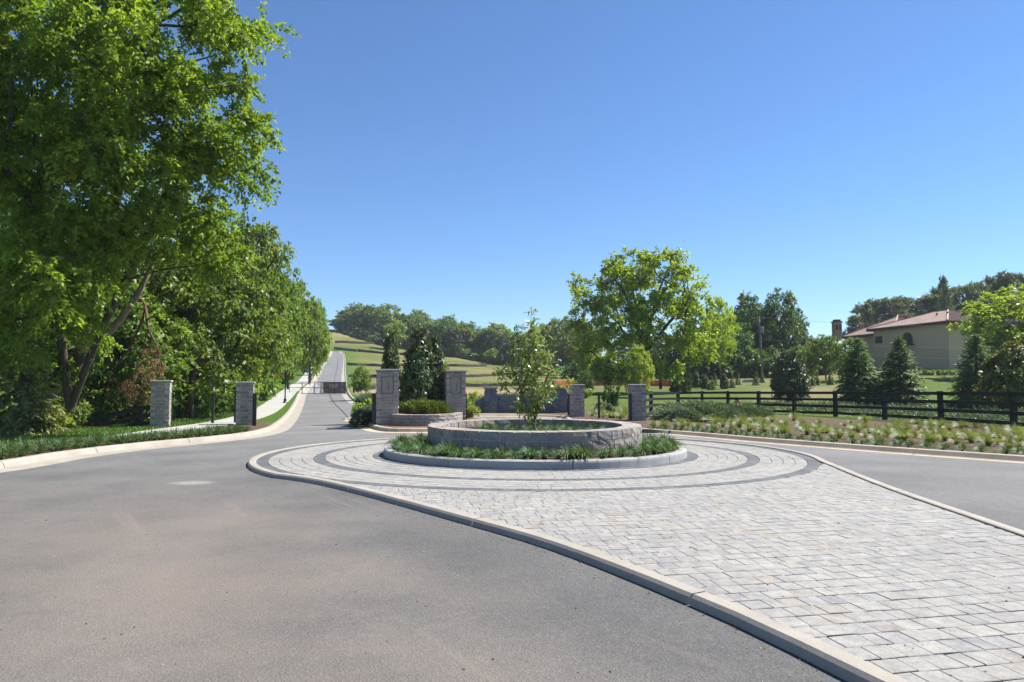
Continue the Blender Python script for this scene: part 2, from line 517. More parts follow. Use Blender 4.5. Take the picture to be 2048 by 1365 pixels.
M['leaf_mag'] = leaf_mat('magnolia_leaf', (0.0351, 0.07774, 0.02184), (0.06084, 0.1149, 0.03549), (0.1989, 0.1775, 0.0819), .08, .4, back=(0.234, 0.2113, 0.09555), spec=.5)
M['leaf_mag_gold'] = leaf_mat('golden_magnolia_leaf', (0.05344, 0.09344, 0.0225), (0.1187, 0.1654, 0.035), (0.3562, 0.2875, 0.0625), .12, .42, back=(0.2612, 0.2012, 0.075), spec=.5)
M['leaf_bay'] = leaf_mat('bay_leaf', (0.1118, 0.1806, 0.05291), (0.2143, 0.3188, 0.09519), (0.3539, 0.4463, 0.1693), .3, .35, spec=.55)
M['needle'] = leaf_mat('spruce_needle', (0.058, 0.1051, 0.0435), (0.09969, 0.1595, 0.06525), (0.1631, 0.2265, 0.09969), .25, .55)
M['needle_pine'] = leaf_mat('pine_needle', (0.06318, 0.09425, 0.04992), (0.1053, 0.1413, 0.07904), (0.158, 0.1885, 0.1144), .25, .55)
M['needle_blue'] = leaf_mat('juniper_needle', (0.0546, 0.09672, 0.06552), (0.09672, 0.1529, 0.09984), (0.156, 0.2184, 0.1482), .2, .6)
M['needle_cedar'] = leaf_mat('cedar_needle', (0.1215, 0.1536, 0.05852), (0.2152, 0.2446, 0.09469), (0.329, 0.3378, 0.1464), .2, .6)
M['needle_yew'] = leaf_mat('yew_needle', (.05, .095, .012), (.10, .16, .018), (.17, .22, .03), .3, .5)
M['liriope'] = leaf_mat('liriope_blade', (.035, .08, .026), (.065, .125, .045), (.095, .155, .065), .25, .55, spec=.3)
M['tuft'] = leaf_mat('tuft_blade', (0.0875, 0.1313, 0.0375), (0.15, 0.2063, 0.0625), (0.25, 0.275, 0.1063), .3, .5)
M['grass'] = leaf_mat('lawn_blade', (.05, .11, .012), (.08, .15, .018), (.13, .18, .03), .3, .5)
M['dead_leaf'] = leaf_mat('dead_leaf', (.10, .05, .025), (.19, .105, .06), (.28, .18, .11), .2, .7)
M['stucco'] = simple('stucco', (0.5232, 0.4004, 0.2614), .9, 0, .06, 6, .2, .2)
M['fabric_black'] = simple('silt_fabric', (0.01152, 0.01152, 0.01152), .8, 0, .4, 4)
def mat_mesh():
    m, nt, b = new_mat('open_mesh_fabric')
    b.inputs['Base Color'].default_value = (.045, .043, .043, 1); b.inputs['Roughness'].default_value = .8
    t = N(nt, 'ShaderNodeBsdfTransparent'); x = N(nt, 'ShaderNodeMixShader'); x.inputs[0].default_value = .72
    nt.links.new(t.outputs[0], x.inputs[1]); nt.links.new(b.outputs[0], x.inputs[2])
    nt.links.new(x.outputs[0], nt.nodes['Material Output'].inputs[0])
    return m
M['privacy'] = mat_mesh()
M['fabric_green'] = simple('green_fabric', (0.0216, 0.1224, 0.072), .8, 0, .3, 4)
M['fabric_orange'] = simple('orange_mesh', (0.6365, 0.09792, 0.04032), .7, 0, .25, 8)
M['stake'] = simple('stake_wood', (.11, .08, .055), .9)
M['red'] = simple('red_paint', (0.2592, 0.0144, 0.0144), .4)
M['blue'] = simple('blue_paint', (.03, .16, .45), .5)
M['white'] = simple('white_print', (0.432, 0.4176, 0.4104), .7)
M['grey_metal'] = simple('galvanised_metal', (.22, .22, .23), .45, .6)
M['pole_wood'] = mat_wood_bark('pole_wood', (.17, .15, .135))

# ------------------------------------------------------------------ road outline
LEFT_PX = [(0, 938), (60, 928), (120, 917), (200, 906), (300, 894.5), (420, 883), (500, 873), (540, 863), (562, 849), (580, 830), (594, 806), (602, 788), (625, 765), (642, 737), (656, 714), (663, 703)]
RIGHT_UP_PX = [(681, 703), (687, 709), (689, 737), (690.5, 765), (694.5, 787), (704, 800), (726, 815)]
ISL_PX = [(706, 840), (712, 844), (725, 848), (745, 858.5), (760, 862.5), (775, 864.5), (850, 865), (935, 864.5), (985, 862), (1005, 857), (1000, 850), (960, 843), (900, 840), (800, 837), (735, 835), (712, 836)]
LEFT = [np.array((-11.5, -12)), np.array((-11.4, 5.0))] + [G(*p) for p in LEFT_PX]
RIGHT_UP = [G(*p) for p in RIGHT_UP_PX]
LANE = [G(800, 826), G(900, 830), G(960, 833), G(1040, 834), G(1110, 836), G(1140, 845), G(1200, 857)]
ISLAND = [G(*p) for p in ISL_PX]

def smooth_line(pts, step=.6, closed=False):
    pts = [np.asarray(p, float) for p in pts]
    out = []
    n = len(pts)
    rng = range(n if closed else n - 1)
    for i in rng:
        p0 = pts[(i - 1) % n] if closed or i > 0 else 2 * pts[0] - pts[1]
        p1 = pts[i]; p2 = pts[(i + 1) % n]
        p3 = pts[(i + 2) % n] if closed or i + 2 < n else 2 * pts[-1] - pts[-2]
        # centripetal Catmull-Rom
        t0 = 0; t1 = t0 + max(1e-6, np.linalg.norm(p1 - p0)) ** .5; t2 = t1 + max(1e-6, np.linalg.norm(p2 - p1)) ** .5; t3 = t2 + max(1e-6, np.linalg.norm(p3 - p2)) ** .5
        L = np.linalg.norm(p2 - p1)
        st = step if L < 40 else L / 25
        k = max(1, int(L / st))
        for q in range(k):
            t = t1 + (t2 - t1) * q / k
            a1 = (t1 - t) / (t1 - t0) * p0 + (t - t0) / (t1 - t0) * p1
            a2 = (t2 - t) / (t2 - t1) * p1 + (t - t1) / (t2 - t1) * p2
            a3 = (t3 - t) / (t3 - t2) * p2 + (t - t2) / (t3 - t2) * p3
            b1 = (t2 - t) / (t2 - t0) * a1 + (t - t0) / (t2 - t0) * a2
            b2 = (t3 - t) / (t3 - t1) * a2 + (t - t1) / (t3 - t1) * a3
            out.append((t2 - t) / (t2 - t1) * b1 + (t - t1) / (t2 - t1) * b2)
    if not closed: out.append(pts[-1])
    return np.array(out)

LEFT_S = smooth_line(LEFT, .8)
RUP_S = smooth_line(RIGHT_UP, .8)
LANE_S = smooth_line(LANE, .8)
RK_S = smooth_line(RK, .8)
ISL_S = smooth_line(ISLAND, .4, True)
OUTLINE = np.concatenate([LEFT_S, RUP_S, LANE_S, RK_S])

def offset_normals(line, closed):
    n = len(line)
    if closed:
        t = np.roll(line, -1, 0) - np.roll(line, 1, 0)
    else:
        t = np.gradient(line, axis=0)
    t /= np.maximum(1e-9, np.linalg.norm(t, axis=1))[:, None]
    return np.column_stack([-t[:, 1], t[:, 0]])

def inside(poly, x, y):
    x = np.asarray(x, float); y = np.asarray(y, float)
    c = np.zeros(x.shape, bool)
    j = len(poly) - 1
    for i in range(len(poly)):
        xi, yi = poly[i]; xj, yj = poly[j]
        if yi != yj:
            c ^= ((yi > y) != (yj > y)) & (x < (xj - xi) * (y - yi) / (yj - yi) + xi)
        j = i
    return c

def cdt(points, loops):
    vs = [Vector((float(p[0]), float(p[1]))) for p in points]
    edges = []
    for L in loops:
        b = len(vs)
        vs += [Vector((float(p[0]), float(p[1]))) for p in L]
        edges += [(b + i, b + (i + 1) % len(L)) for i in range(len(L))]
    ov, _, of, *_ = delaunay_2d_cdt(vs, edges, [], 0, 1e-4)
    V = np.array([(v.x, v.y) for v in ov])
    F = np.array([f for f in of if len(f) == 3])
    return V, F

# ground sheet
pts = []
ys_near = np.arange(-30, 8, 3.0)
for y in ys_near:
    for x in np.linspace(-60, 60, 40): pts.append((x, y))
for y in np.arange(8, 46, .9):
    for x in np.arange(-20, 26, .9): pts.append((x + .2 * math.sin(y * 7), y))
    for x in list(np.linspace(-80, -21, 16)) + list(np.linspace(27, 90, 16)): pts.append((x, y))
y = 46.0
while y < 800:
    for a in np.linspace(-1.5, 1.6, 110): pts.append((a * y, y))
    y *= 1.035
for a in np.linspace(-1.5, 1.6, 30): pts.append((a * 900, 900))
pts = np.array(pts)
dO = seg_dist(pts[:, 0], pts[:, 1], np.concatenate([OUTLINE, OUTLINE[:1]]))
keep = (dO > .25) & ~inside(OUTLINE, pts[:, 0], pts[:, 1])
OUT_T = OUTLINE + offset_normals(OUTLINE, True) * .12
V2, F2 = cdt(pts[keep], [OUT_T])
cx = V2[F2].mean(1)
F2 = F2[~inside(OUT_T, cx[:, 0], cx[:, 1])]
V3 = np.column_stack([V2, zt(V2[:, 0], V2[:, 1])])
ground = mk('ground', V3, F2, M['ground'], smooth=True)
kind(ground, 'structure')

def add_attr(o, name, vals):
    a = o.data.attributes.new(name, 'FLOAT', 'POINT')
    a.data.foreach_set('value', np.asarray(vals, np.float32))
gx, gy = V2[:, 0], V2[:, 1]
ga = gx / np.maximum(gy, 1)
pxl = 1024 + FPX * ga
dl = seg_dist(gx, gy, LEFT_S)
lush = np.clip(sstep(9, 5, dl) * (gx < 0) + .78 * sstep(95, 60, gy) * sstep(1000, 1250, pxl) + .8 * sstep(.5, .6, ga) * sstep(86, 92, gy) * sstep(125, 110, gy), 0, 1)
dirt = .95 * sstep(62, 66, gy) * sstep(84, 76, gy) * sstep(690, 715, pxl) * sstep(1130, 1060, pxl)
dirt = np.maximum(dirt, .5 * sstep(1480, 1560, pxl) * sstep(1760, 1700, pxl) * sstep(48, 55, gy) * sstep(78, 68, gy))
rk = seg_dist(gx, gy, RK_S)
mulch = sstep(15, 12, rk) * (gx > 3) * (gy < 44)
mulch = np.maximum(mulch, sstep(1.6, 1.1, dl) * (gx < 0) * (gy < 30))
mulch = np.maximum(mulch, sstep(6.5, 5.5, seg_dist(gx, gy, LANE_S[-12:])) * (gx > 2.5) * (gy < 44))
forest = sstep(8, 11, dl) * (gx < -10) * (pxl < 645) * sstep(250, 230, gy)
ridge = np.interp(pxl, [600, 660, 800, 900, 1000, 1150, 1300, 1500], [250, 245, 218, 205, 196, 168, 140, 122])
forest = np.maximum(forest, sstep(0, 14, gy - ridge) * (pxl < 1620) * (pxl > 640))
for nme, v in (('lush', lush), ('dirt', dirt), ('mulch', mulch), ('forest', forest)): add_attr(ground, nme, v)

# asphalt sheet
pts = []
for y in np.arange(-12, 50, 1.5):
    for x in np.arange(-22, 16, 1.5): pts.append((x, y))
y = 50.0
while y < 240:
    for t in np.linspace(-.36, -.2, 14): pts.append((t * y, y))
    y *= 1.03
pts = np.array(pts)
dO = seg_dist(pts[:, 0], pts[:, 1], np.concatenate([OUTLINE, OUTLINE[:1]]))
keep = (dO > .3) & inside(OUTLINE, pts[:, 0], pts[:, 1])
V2, F2 = cdt(pts[keep], [OUTLINE])
cx = V2[F2].mean(1)
F2 = F2[inside(OUTLINE, cx[:, 0], cx[:, 1])]
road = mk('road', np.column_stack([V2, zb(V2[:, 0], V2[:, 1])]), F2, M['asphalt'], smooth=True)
kind(road, 'structure')
SEAM = smooth_line([G(*p) for p in [(676, 715), (674, 737), (668, 765), (660, 788), (668, 806), (684, 822), (704, 843)]], 1.5)
SN = offset_normals(SEAM, False)
V = []; F = []
for q, n_ in zip(SEAM, SN):
    for o_ in (-.045, .045): V.append((*(q + n_ * o_), zb1(*q) + .006))
for k in range(len(SEAM) - 1): F.append((2 * k, 2 * k + 1, 2 * k + 3, 2 * k + 2))
mk('tar_seam', V, F, simple('tar', (.045, .044, .043), .7, 0, .3, 8), road)

# ------------------------------------------------------------------ kerbs
KERB_PROF = [(-.34, -.06), (-.34, .004), (-.02, .012), (.02, .10), (.05, .128), (.08, .138), (.20, .138), (.215, .05), (.215, -.06)]
def sweep_sections(line, side, prof, mat, parent, name, closed=False, seglen=3.0, gap=.018, zf=zb, smooth=False):
    """sweep a profile along the line, cut into sections by real joints"""
    nrm = offset_normals(line, closed) * side
    L = line if not closed else np.vstack([line, line[:1]])
    Nn = nrm if not closed else np.vstack([nrm, nrm[:1]])
    s = np.concatenate([[0], np.cumsum(np.linalg.norm(np.diff(L, axis=0), axis=1))])
    total = s[-1]
    k = max(1, int(round(total / seglen)))
    out = []
    for i in range(k):
        a, b = total * i / k + gap / 2, total * (i + 1) / k - gap / 2
        ss = np.concatenate([[a], s[(s > a + .05) & (s < b - .05)], [b]])
        P = np.column_stack([np.interp(ss, s, L[:, 0]), np.interp(ss, s, L[:, 1])])
        Q = np.column_stack([np.interp(ss, s, Nn[:, 0]), np.interp(ss, s, Nn[:, 1])])
        V = []; F = []
        m = len(prof)
        for p, q in zip(P, Q):
            z0 = zf(p[0], p[1])
            for (o, h) in prof:
                xy = p + q * o
                V.append((xy[0], xy[1], float(z0) + h))
        for u in range(len(P) - 1):
            for v in range(m - 1):
                A = u * m + v
                f = (A, A + m, A + m + 1, A + 1)
                F.append(f if side > 0 else f[::-1])
        F.append(tuple(range(m))[::-1] if side > 0 else tuple(range(m)))
        e = (len(P) - 1) * m
        F.append(tuple(e + q for q in range(m)) if side > 0 else tuple(e + q for q in reversed(range(m))))
        out.append(mk(name, V, F, mat, parent, smooth=smooth))
    return out

def set_root(name):
    o = bpy.data.objects.new(name, None); COL.objects.link(o)
    return kind(o, 'structure')
kerbL = set_root('kerb')
WIDE = [(-.55, -.06), (-.55, .004), (-.02, .012)] + KERB_PROF[3:]
sweep_sections(LEFT_S, 1, WIDE, M['kerb'], kerbL, 'kerb_section', seglen=3.2)
sweep_sections(RUP_S[:], 1, WIDE, M['kerb'], kerbL, 'kerb_section', seglen=5)
kerbR = set_root('kerb')
sweep_sections(np.concatenate([LANE_S, RK_S[1:]]), 1, [(-.17, -.06), (-.17, .004), (-.06, .010), (-.02, .03), (.07, .125), (.10, .138), (.20, .138), (.215, .05), (.215, -.06)], M['tan_kerb'], kerbR, 'kerb_section', seglen=3.0)

# island behind the ring: raised bed with its own kerb and wide gutter
island_kerb = set_root('kerb')
area = .5 * np.sum(ISL_S[:, 0] * np.roll(ISL_S[:, 1], -1) - np.roll(ISL_S[:, 0], -1) * ISL_S[:, 1])
iside = 1 if area > 0 else -1
sweep_sections(ISL_S, iside, [(-.42, -.06), (-.42, .004), (-.02, .012), (.02, .115), (.06, .15), (.2, .15), (.21, .05), (.21, -.06)], M['tan_kerb'], island_kerb, 'kerb_section', closed=True, seglen=2.4)
ipts = []
for x in np.arange(-9, 1, .5):
    for y in np.arange(20, 50, .5): ipts.append((x, y))
ipts = np.array(ipts)
keep = inside(ISL_S, ipts[:, 0], ipts[:, 1]) & (seg_dist(ipts[:, 0], ipts[:, 1], np.vstack([ISL_S, ISL_S[:1]])) > .2)
ISL_T = ISL_S + offset_normals(ISL_S, True) * .12 * iside
V2, F2 = cdt(ipts[keep], [ISL_T])
cx = V2[F2].mean(1)
F2 = F2[inside(ISL_T, cx[:, 0], cx[:, 1])]
kind(mk('planting_bed', np.column_stack([V2, zb(V2[:, 0], V2[:, 1]) + .13]), F2, M['mulch'], smooth=True), 'structure')

# concrete footpath on the left
PATH = smooth_line([G(*p, .12) for p in [(250, 878), (330, 864), (400, 854), (455, 845), (512, 830), (560, 800), (575, 786), (594, 771), (620, 747), (633, 724), (640, 712)]], .8)
footpath = set_root('path')
sweep_sections(PATH, 1, [(-.78, .1), (-.77, .152), (.77, .152), (.78, .1)], M['path'], footpath, 'path_slab', seglen=1.6, gap=.015, zf=zb)

# ------------------------------------------------------------------ paved island
CX, CY = .53, 16.44
RKERB, RMID, ROUT = 3.55, 5.07, 6.24
ZP = .055     # pavers stand a little above the asphalt
left_pts = [G(*p) for p in [(1740, 1388), (1465, 1250), (1100, 1100), (940, 1052), (700, 985), (610, 965)]]
RO = 6.40
angs = np.linspace(rad(222), rad(-18), 60)
arc = np.array([(CX + RO * math.cos(a), CY + RO * math.sin(a)) for a in angs])
right_pts = [G(*p) for p in [(1800, 987), (2048, 1074)]]
rdir = (right_pts[1] - right_pts[0]); rdir /= np.linalg.norm(rdir)
ldir = (left_pts[0] - left_pts[1]); ldir /= np.linalg.norm(ldir)
tip_r = right_pts[1] + rdir * 7.3
tip_l = left_pts[0] + ldir * 3.9
TEAR = np.concatenate([smooth_line([tip_l] + left_pts[:] + [arc[0]], .4)[:-1], arc, smooth_line([arc[-1]] + right_pts + [tip_r], .4)[1:]])
TEAR = TEAR[::-1] if np.sum(TEAR[:, 0] * np.roll(TEAR[:, 1], -1) - np.roll(TEAR[:, 0], -1) * TEAR[:, 1]) < 0 else TEAR

def poly_inset(poly, d):
    n = offset_normals(poly, True)
    return poly + n * d
TEAR_IN = poly_inset(TEAR, .17)
paver_kerb = set_root('kerb')
sweep_sections(TEAR, 1, [(-.0, -.02), (.015, .055), (.04, .078), (.15, .080), (.168, .072), (.17, .0)], M['kerb'], paver_kerb, 'kerb_section', closed=True, seglen=3.4, zf=zb)

paved = set_root('pavement')
bx = []
for x in np.arange(-7, 8, .8):
    for y in np.arange(-4, 24, .8): bx.append((x, y))
bx = np.array(bx)
keep = inside(TEAR_IN, bx[:, 0], bx[:, 1]) & (seg_dist(bx[:, 0], bx[:, 1], np.vstack([TEAR_IN, TEAR_IN[:1]])) > .3)
V2, F2 = cdt(bx[keep], [TEAR_IN])
cx = V2[F2].mean(1)
F2 = F2[inside(TEAR_IN, cx[:, 0], cx[:, 1])]
mk('joint_sand', np.column_stack([V2, zb(V2[:, 0], V2[:, 1]) + ZP - .012]), F2, M['sand'], paved)

def clip_poly(sub, clip):
    """Sutherland-Hodgman against a locally convex ccw polygon piece (list of edges near the paver)"""
    out = list(sub)
    for (a, b) in clip:
        if not out: return out
        inp, out = out, []
        for i in range(len(inp)):
            p, q = inp[i], inp[(i + 1) % len(inp)]
            sp = (b[0] - a[0]) * (p[1] - a[1]) - (b[1] - a[1]) * (p[0] - a[0])
            sq = (b[0] - a[0]) * (q[1] - a[1]) - (b[1] - a[1]) * (q[0] - a[0])
            if sp >= 0: out.append(p)
            if sp * sq < 0:
                t = sp / (sp - sq)
                out.append((p[0] + t * (q[0] - p[0]), p[1] + t * (q[1] - p[1])))
    return out

pavers = []          # (polygon ccw in xy, dark?)
def ring_course(r0, r1, dark, length):
    n = int(2 * PI * (r0 + r1) / 2 / length)
    off = random.random()
    a = 0; cuts = []
    w = np.array([1 + random.uniform(-.22, .22) for _ in range(n)]); w = np.cumsum(w) / w.sum() * 2 * PI
    w = np.concatenate([[0], w]) + off
    for i in range(n):
        a0, a1 = w[i], w[i + 1]
        am = (a0 + a1) / 2
        q = [(CX + r * math.cos(t), CY + r * math.sin(t)) for r, t in ((r0, a0), (r1, a0), (r1, am), (r1, a1), (r0, a1), (r0, am))]
        q = [q[0], q[1], q[2], q[3], q[4], q[5]][::-1]
        pavers.append((q[::-1] if False else q, dark))
radii = [RKERB - .05, 3.78] + list(np.linspace(3.78, 4.83, 6)[1:]) + [RMID] + list(np.linspace(RMID, 6.0, 5)[1:]) + [ROUT]
darks = [1] + [0] * 5 + [1] + [0] * 4 + [1]
for (r0, r1, dk) in zip(radii[:-1], radii[1:], darks):
    ring_course(r0, r1, dk, .2 if dk else .2)

n_ring = len(pavers)
# field courses turned about 11 degrees
TH = rad(11)
ct, st_ = math.cos(TH), math.sin(TH)
CW = .185
tear_edges = [(TEAR_IN[i], TEAR_IN[(i + 1) % len(TEAR_IN)]) for i in range(len(TEAR_IN))]
tear_mid = np.array([(a + b) / 2 for a, b in tear_edges])
vv = -6.0
while vv < 26:
    uu = -9 + random.uniform(0, .2)
    while uu < 12:
        Lp = random.choice((.11, .14, .17, .17, .21))
        q = [(uu, vv), (uu + Lp, vv), (uu + Lp, vv + CW), (uu, vv + CW)]
        q = [(x * ct - y * st_, x * st_ + y * ct) for x, y in q]
        uu += Lp
        c = np.mean(q, 0)
        dist = math.hypot(c[0] - CX, c[1] - CY)
        if dist < ROUT - .2 or c[1] < -1.5: continue
        dd = np.hypot(tear_mid[:, 0] - c[0], tear_mid[:, 1] - c[1])
        kk = np.where(dd < .75)[0]
        ins = bool(inside(TEAR_IN, c[0], c[1]))
        if len(kk) == 0 and not ins: continue
        if len(kk):
            q = clip_poly(q, [tear_edges[i] for i in kk])
        if len(q) < 3: continue
        # trim by the ring
        if dist < ROUT + .4:
            ds = [math.hypot(p[0] - CX, p[1] - CY) for p in q]
            if max(ds) < ROUT + .05: continue
            q = [p if d_ >= ROUT else (CX + (p[0] - CX) * ROUT / d_, CY + (p[1] - CY) * ROUT / d_) for p, d_ in zip(q, ds)]
        ar = .5 * sum(q[i][0] * q[(i + 1) % len(q)][1] - q[(i + 1) % len(q)][0] * q[i][1] for i in range(len(q)))
        if ar < .004: continue
        pavers.append((q, 0))
    vv += CW

def paver_geom(q, ax, gu=.0012, gv=.0055, cham=.005):
    """ax: unit vector along the course; joints between courses stay open, joints within a course are tight"""
    q = np.array(q)
    ar = .5 * np.sum(q[:, 0] * np.roll(q[:, 1], -1) - np.roll(q[:, 0], -1) * q[:, 1])
    if ar < 0: q = q[::-1]
    c = q.mean(0)
    ax = np.array(ax); ay = np.array((-ax[1], ax[0]))
    q = q + np.outer(R.normal(0, .0035, len(q)), ay) + np.outer(R.normal(0, .0015, len(q)), ax)
    u = (q - c) @ ax; v = (q - c) @ ay
    Lu, Lv = np.ptp(u), np.ptp(v)
    def shrink(du, dv):
        return c + np.outer(u * max(.3, (Lu - 2 * du) / Lu), ax) + np.outer(v * max(.3, (Lv - 2 * dv) / Lv), ay)
    o = shrink(gu, gv); i = shrink(gu + cham * .5, gv + cham)
    o = o + R.normal(0, .0012, o.shape)
    tilt = R.normal(0, .005, 2); dz = R.normal(0, .0008)
    zc = float(zb(c[0], c[1])) + ZP + dz
    def z(p): return zc - .0148 * (p[:, 1] - c[1]) + (p - c) @ tilt
    n = len(q)
    V = np.concatenate([np.column_stack([o, z(o) - .03]), np.column_stack([o, z(o) - cham * .7]), np.column_stack([i, z(i)])])
    F = [tuple(2 * n + k for k in range(n))]
    for k in range(n):
        k2 = (k + 1) % n
        F.append((k, k2, n + k2, n + k)); F.append((n + k, n + k2, 2 * n + k2, 2 * n + k))
    return V, F
dist = []
for i, (q, dk) in enumerate(pavers):
    c = np.mean(q, 0)
    ok = c[1] > 3.3 and abs(c[0]) / c[1] < .76
    dist.append(np.hypot(*c) if ok else 1e6)
order = np.argsort(dist)
near = set(order[:290].tolist())
VV = {0: [], 1: []}; FF = {0: [], 1: []}; RR = {0: [], 1: []}; cnt = {0: 0, 1: 0}
for i, (q, dk) in enumerate(pavers):
    c = np.mean(q, 0); rr_ = c - np.array((CX, CY)); dr_ = np.linalg.norm(rr_)
    V, F = paver_geom(q, (-rr_[1] / dr_, rr_[0] / dr_) if i < n_ring else (ct, st_))
    if i in near:
        mk('paver', V, F, M['paver_dark' if dk else 'paver'], paved)
    else:
        VV[dk].append(V); r = random.random()
        FF[dk] += [tuple(cnt[dk] + k for k in f) for f in F]; RR[dk] += [r] * len(F)
        cnt[dk] += len(V)
for dk in (0, 1):
    o = mk('dark_pavers' if dk else 'pale_pavers', np.concatenate(VV[dk]), FF[dk], M['paver_dark' if dk else 'paver'], paved, rnd=RR[dk])
    kind(o, 'stuff')

# grit, dead leaves and pebbles lying on the road and the paving
gv = []; gf = []; gr = []
rgp = np.random.default_rng(400)
def grit(x, y, z, s_):
    o_ = len(gv)
    a = rgp.uniform(0, 6.28)
    for k in range(4):
        gv.append((x + s_ * math.cos(a + k * PI / 2) * rgp.uniform(.6, 1.3), y + s_ * math.sin(a + k * PI / 2) * rgp.uniform(.6, 1.3), z))
    gv.append((x, y, z + s_ * rgp.uniform(.4, .9)))
    for k in range(4): gf.append((o_ + k, o_ + (k + 1) % 4, o_ + 4))
    gr.extend([rgp.random()] * 4)
for k in range(1500):
    i = rgp.integers(0, len(TEAR)); q = TEAR[i] + rgp.uniform(-.3, .3, 2)
    w = abs(rgp.normal(0, .12)) + .01
    nq = offset_normals(TEAR, True)[i]
    q = TEAR[i] + (TEAR[(i + 1) % len(TEAR)] - TEAR[i]) * rgp.random() - nq * w
    grit(q[0], q[1], zb1(*q) + .002, rgp.uniform(.003, .011))
for k in range(700):
    d = rgp.uniform(3.2, 20); x = d * rgp.uniform(-.76, .76)
    on = inside(TEAR_IN, np.array([x]), np.array([d]))[0]
    if not on and not inside(OUTLINE, np.array([x]), np.array([d]))[0]: continue
    if math.hypot(x - CX, d - CY) < RKERB + .1: continue
    grit(x, d, zb1(x, d) + (ZP if on else .001), rgp.uniform(.004, .013))
kind(tag(mk('grit', gv, gf, mat_stone('grit_stone', [(0, (.05, .04, .03)), (.4, (.12, .09, .06)), (.7, (.2, .18, .16)), (1, (.28, .26, .22))]), rnd=gr), 'small grit and dead leaf bits scattered over the road and paving', 'grit'), 'stuff')

# ------------------------------------------------------------------ round kerb, round stone planter
ringk = set_root('kerb')
circ = np.array([(CX + RKERB * math.cos(a), CY + RKERB * math.sin(a)) for a in np.linspace(0, 2 * PI, 96, endpoint=False)])
zring = lambda x, y: zb(x, y)
sweep_sections(circ, 1, [(0, -.02), (.01, .17), (.02, .205), (.05, .225), (.18, .225), (.19, .1), (.19, -.02)], M['ring_kerb'], ringk, 'kerb_section', closed=True, seglen=2.35, smooth=False)
# mulch disc
V = [(CX, CY, zb1(CX, CY) + .21)]
for r in (1.5, 3.0, RKERB - .1):
    for a in np.linspace(0, 2 * PI, 48, endpoint=False):
        x, y = CX + r * math.cos(a), CY + r * math.sin(a)
        V.append((x, y, zb1(x, y) + .2))
F = [(0, 1 + k, 1 + (k + 1) % 48) for k in range(48)]
for b in (0, 1):
    for k in range(48):
        k2 = (k + 1) % 48
        F.append((1 + b * 48 + k, 1 + b * 48 + 48 + k, 1 + b * 48 + 48 + k2, 1 + b * 48 + k2))
kind(mk('mulch_bed', V, F, M['mulch']), 'structure')

def unit_stone(rng, j=.05):
    """27-point subdivided unit block with a roughened surface"""
    P = []; idx = {}
    for i in range(3):
        for jn in range(3):
            for k in range(3):
                if (i, jn, k) == (1, 1, 1): continue
                idx[i, jn, k] = len(P)
                P.append(((i - 1) * .5, (jn - 1) * .5, (k - 1) * .5))
    P = np.array(P)
    ext = (np.abs(P) > .4).sum(1)
    P2 = P.copy()
    P2[ext == 1] *= 1.0 + rng.uniform(.0, j * 1.6, (ext == 1).sum())[:, None]
    P2[ext == 3] *= 1 - rng.uniform(.0, j * .8, (ext == 3).sum())[:, None]
    P2 += rng.normal(0, j * .3, P2.shape)
    F = []
    for ax in range(3):
        for s in (0, 2):
            for a in range(2):
                for b in range(2):
                    q = []
                    for (da, db) in ((0, 0), (1, 0), (1, 1), (0, 1)):
                        t = [0, 0, 0]; t[ax] = s
                        o = [x for x in range(3) if x != ax]
                        t[o[0]] = a + da; t[o[1]] = b + db
                        q.append(idx[tuple(t)])
                    flip = (s == 0) ^ (ax == 1)
                    F.append(tuple(q[::-1] if flip else q))
    return P2, F
STONES = []
for i in range(12):
    P, F = unit_stone(R)
    STONES.append(raw_mesh('stone_block', P, F, M['stone']))
BLUES = []
for i in range(8):
    P, F = unit_stone(R)
    BLUES.append(raw_mesh('stone_block', P, F, M['blue_stone']))

def ring_wall(name, label, cat, cxy, r_in, r_out, z0, heights, blk, a0, a1, mat_core, mat_top=None, closed=True):
    root = thing(name, label, cat, (cxy[0], cxy[1], z0))
    z = 0
    for ci, h in enumerate(heights):
        n = int((a1 - a0) * r_out / blk)
        w = np.array([1 + random.uniform(-.35, .35) for _ in range(n)]); w = np.concatenate([[0], np.cumsum(w) / w.sum()]) * (a1 - a0) + a0 + (random.random() * .1 if closed else 0)
        for i in range(n):
            P, F = unit_stone(R, .04)
            g = .02 / r_out
            th = np.interp(P[:, 0], [-.5, .5], [w[i] + g / 2, w[i + 1] - g / 2])
            rr = (r_in + r_out) / 2 + P[:, 1] * (r_out - r_in)
            zz = z + h / 2 + P[:, 2] * (h - .02)
            V = np.column_stack([rr * np.cos(th), rr * np.sin(th), zz])
            mk('stone_block', V, F, M['stone'], root)
        z += h
    # mortar core
    m = MB(); n = 64
    ths = np.linspace(a0, a1, n)
    V = []; F = []
    for t in ths:
        for (r, zq) in ((r_in + .02, 0), (r_out - .014, 0), (r_out - .014, z - .025), (r_in + .02, z - .025)):
            V.append((r * math.cos(t), r * math.sin(t), zq))
    for i in range(n - 1):
        for k in range(4):
            k2 = (k + 1) % 4
            F.append((4 * i + k, 4 * i + k2, 4 * i + 4 + k2, 4 * i + 4 + k))
    mk('mortar', V, F, mat_core, root)
    return root
zr = zb1(CX, CY) + .19
ring_wall('stone_planter', 'large round planter wall of rough grey stone blocks in the middle of the paved circle', 'planter', (CX, CY), 2.08, 2.53, zr, [.16, .19, .2], .36, 0, 2 * PI, M['mortar'])
V = []; 
for a in np.linspace(0, 2 * PI, 48, endpoint=False): V.append((CX + 2.12 * math.cos(a), CY + 2.12 * math.sin(a), zr + .27))
kind(mk('planter_soil', V, [tuple(range(48))], M['mulch']), 'structure')

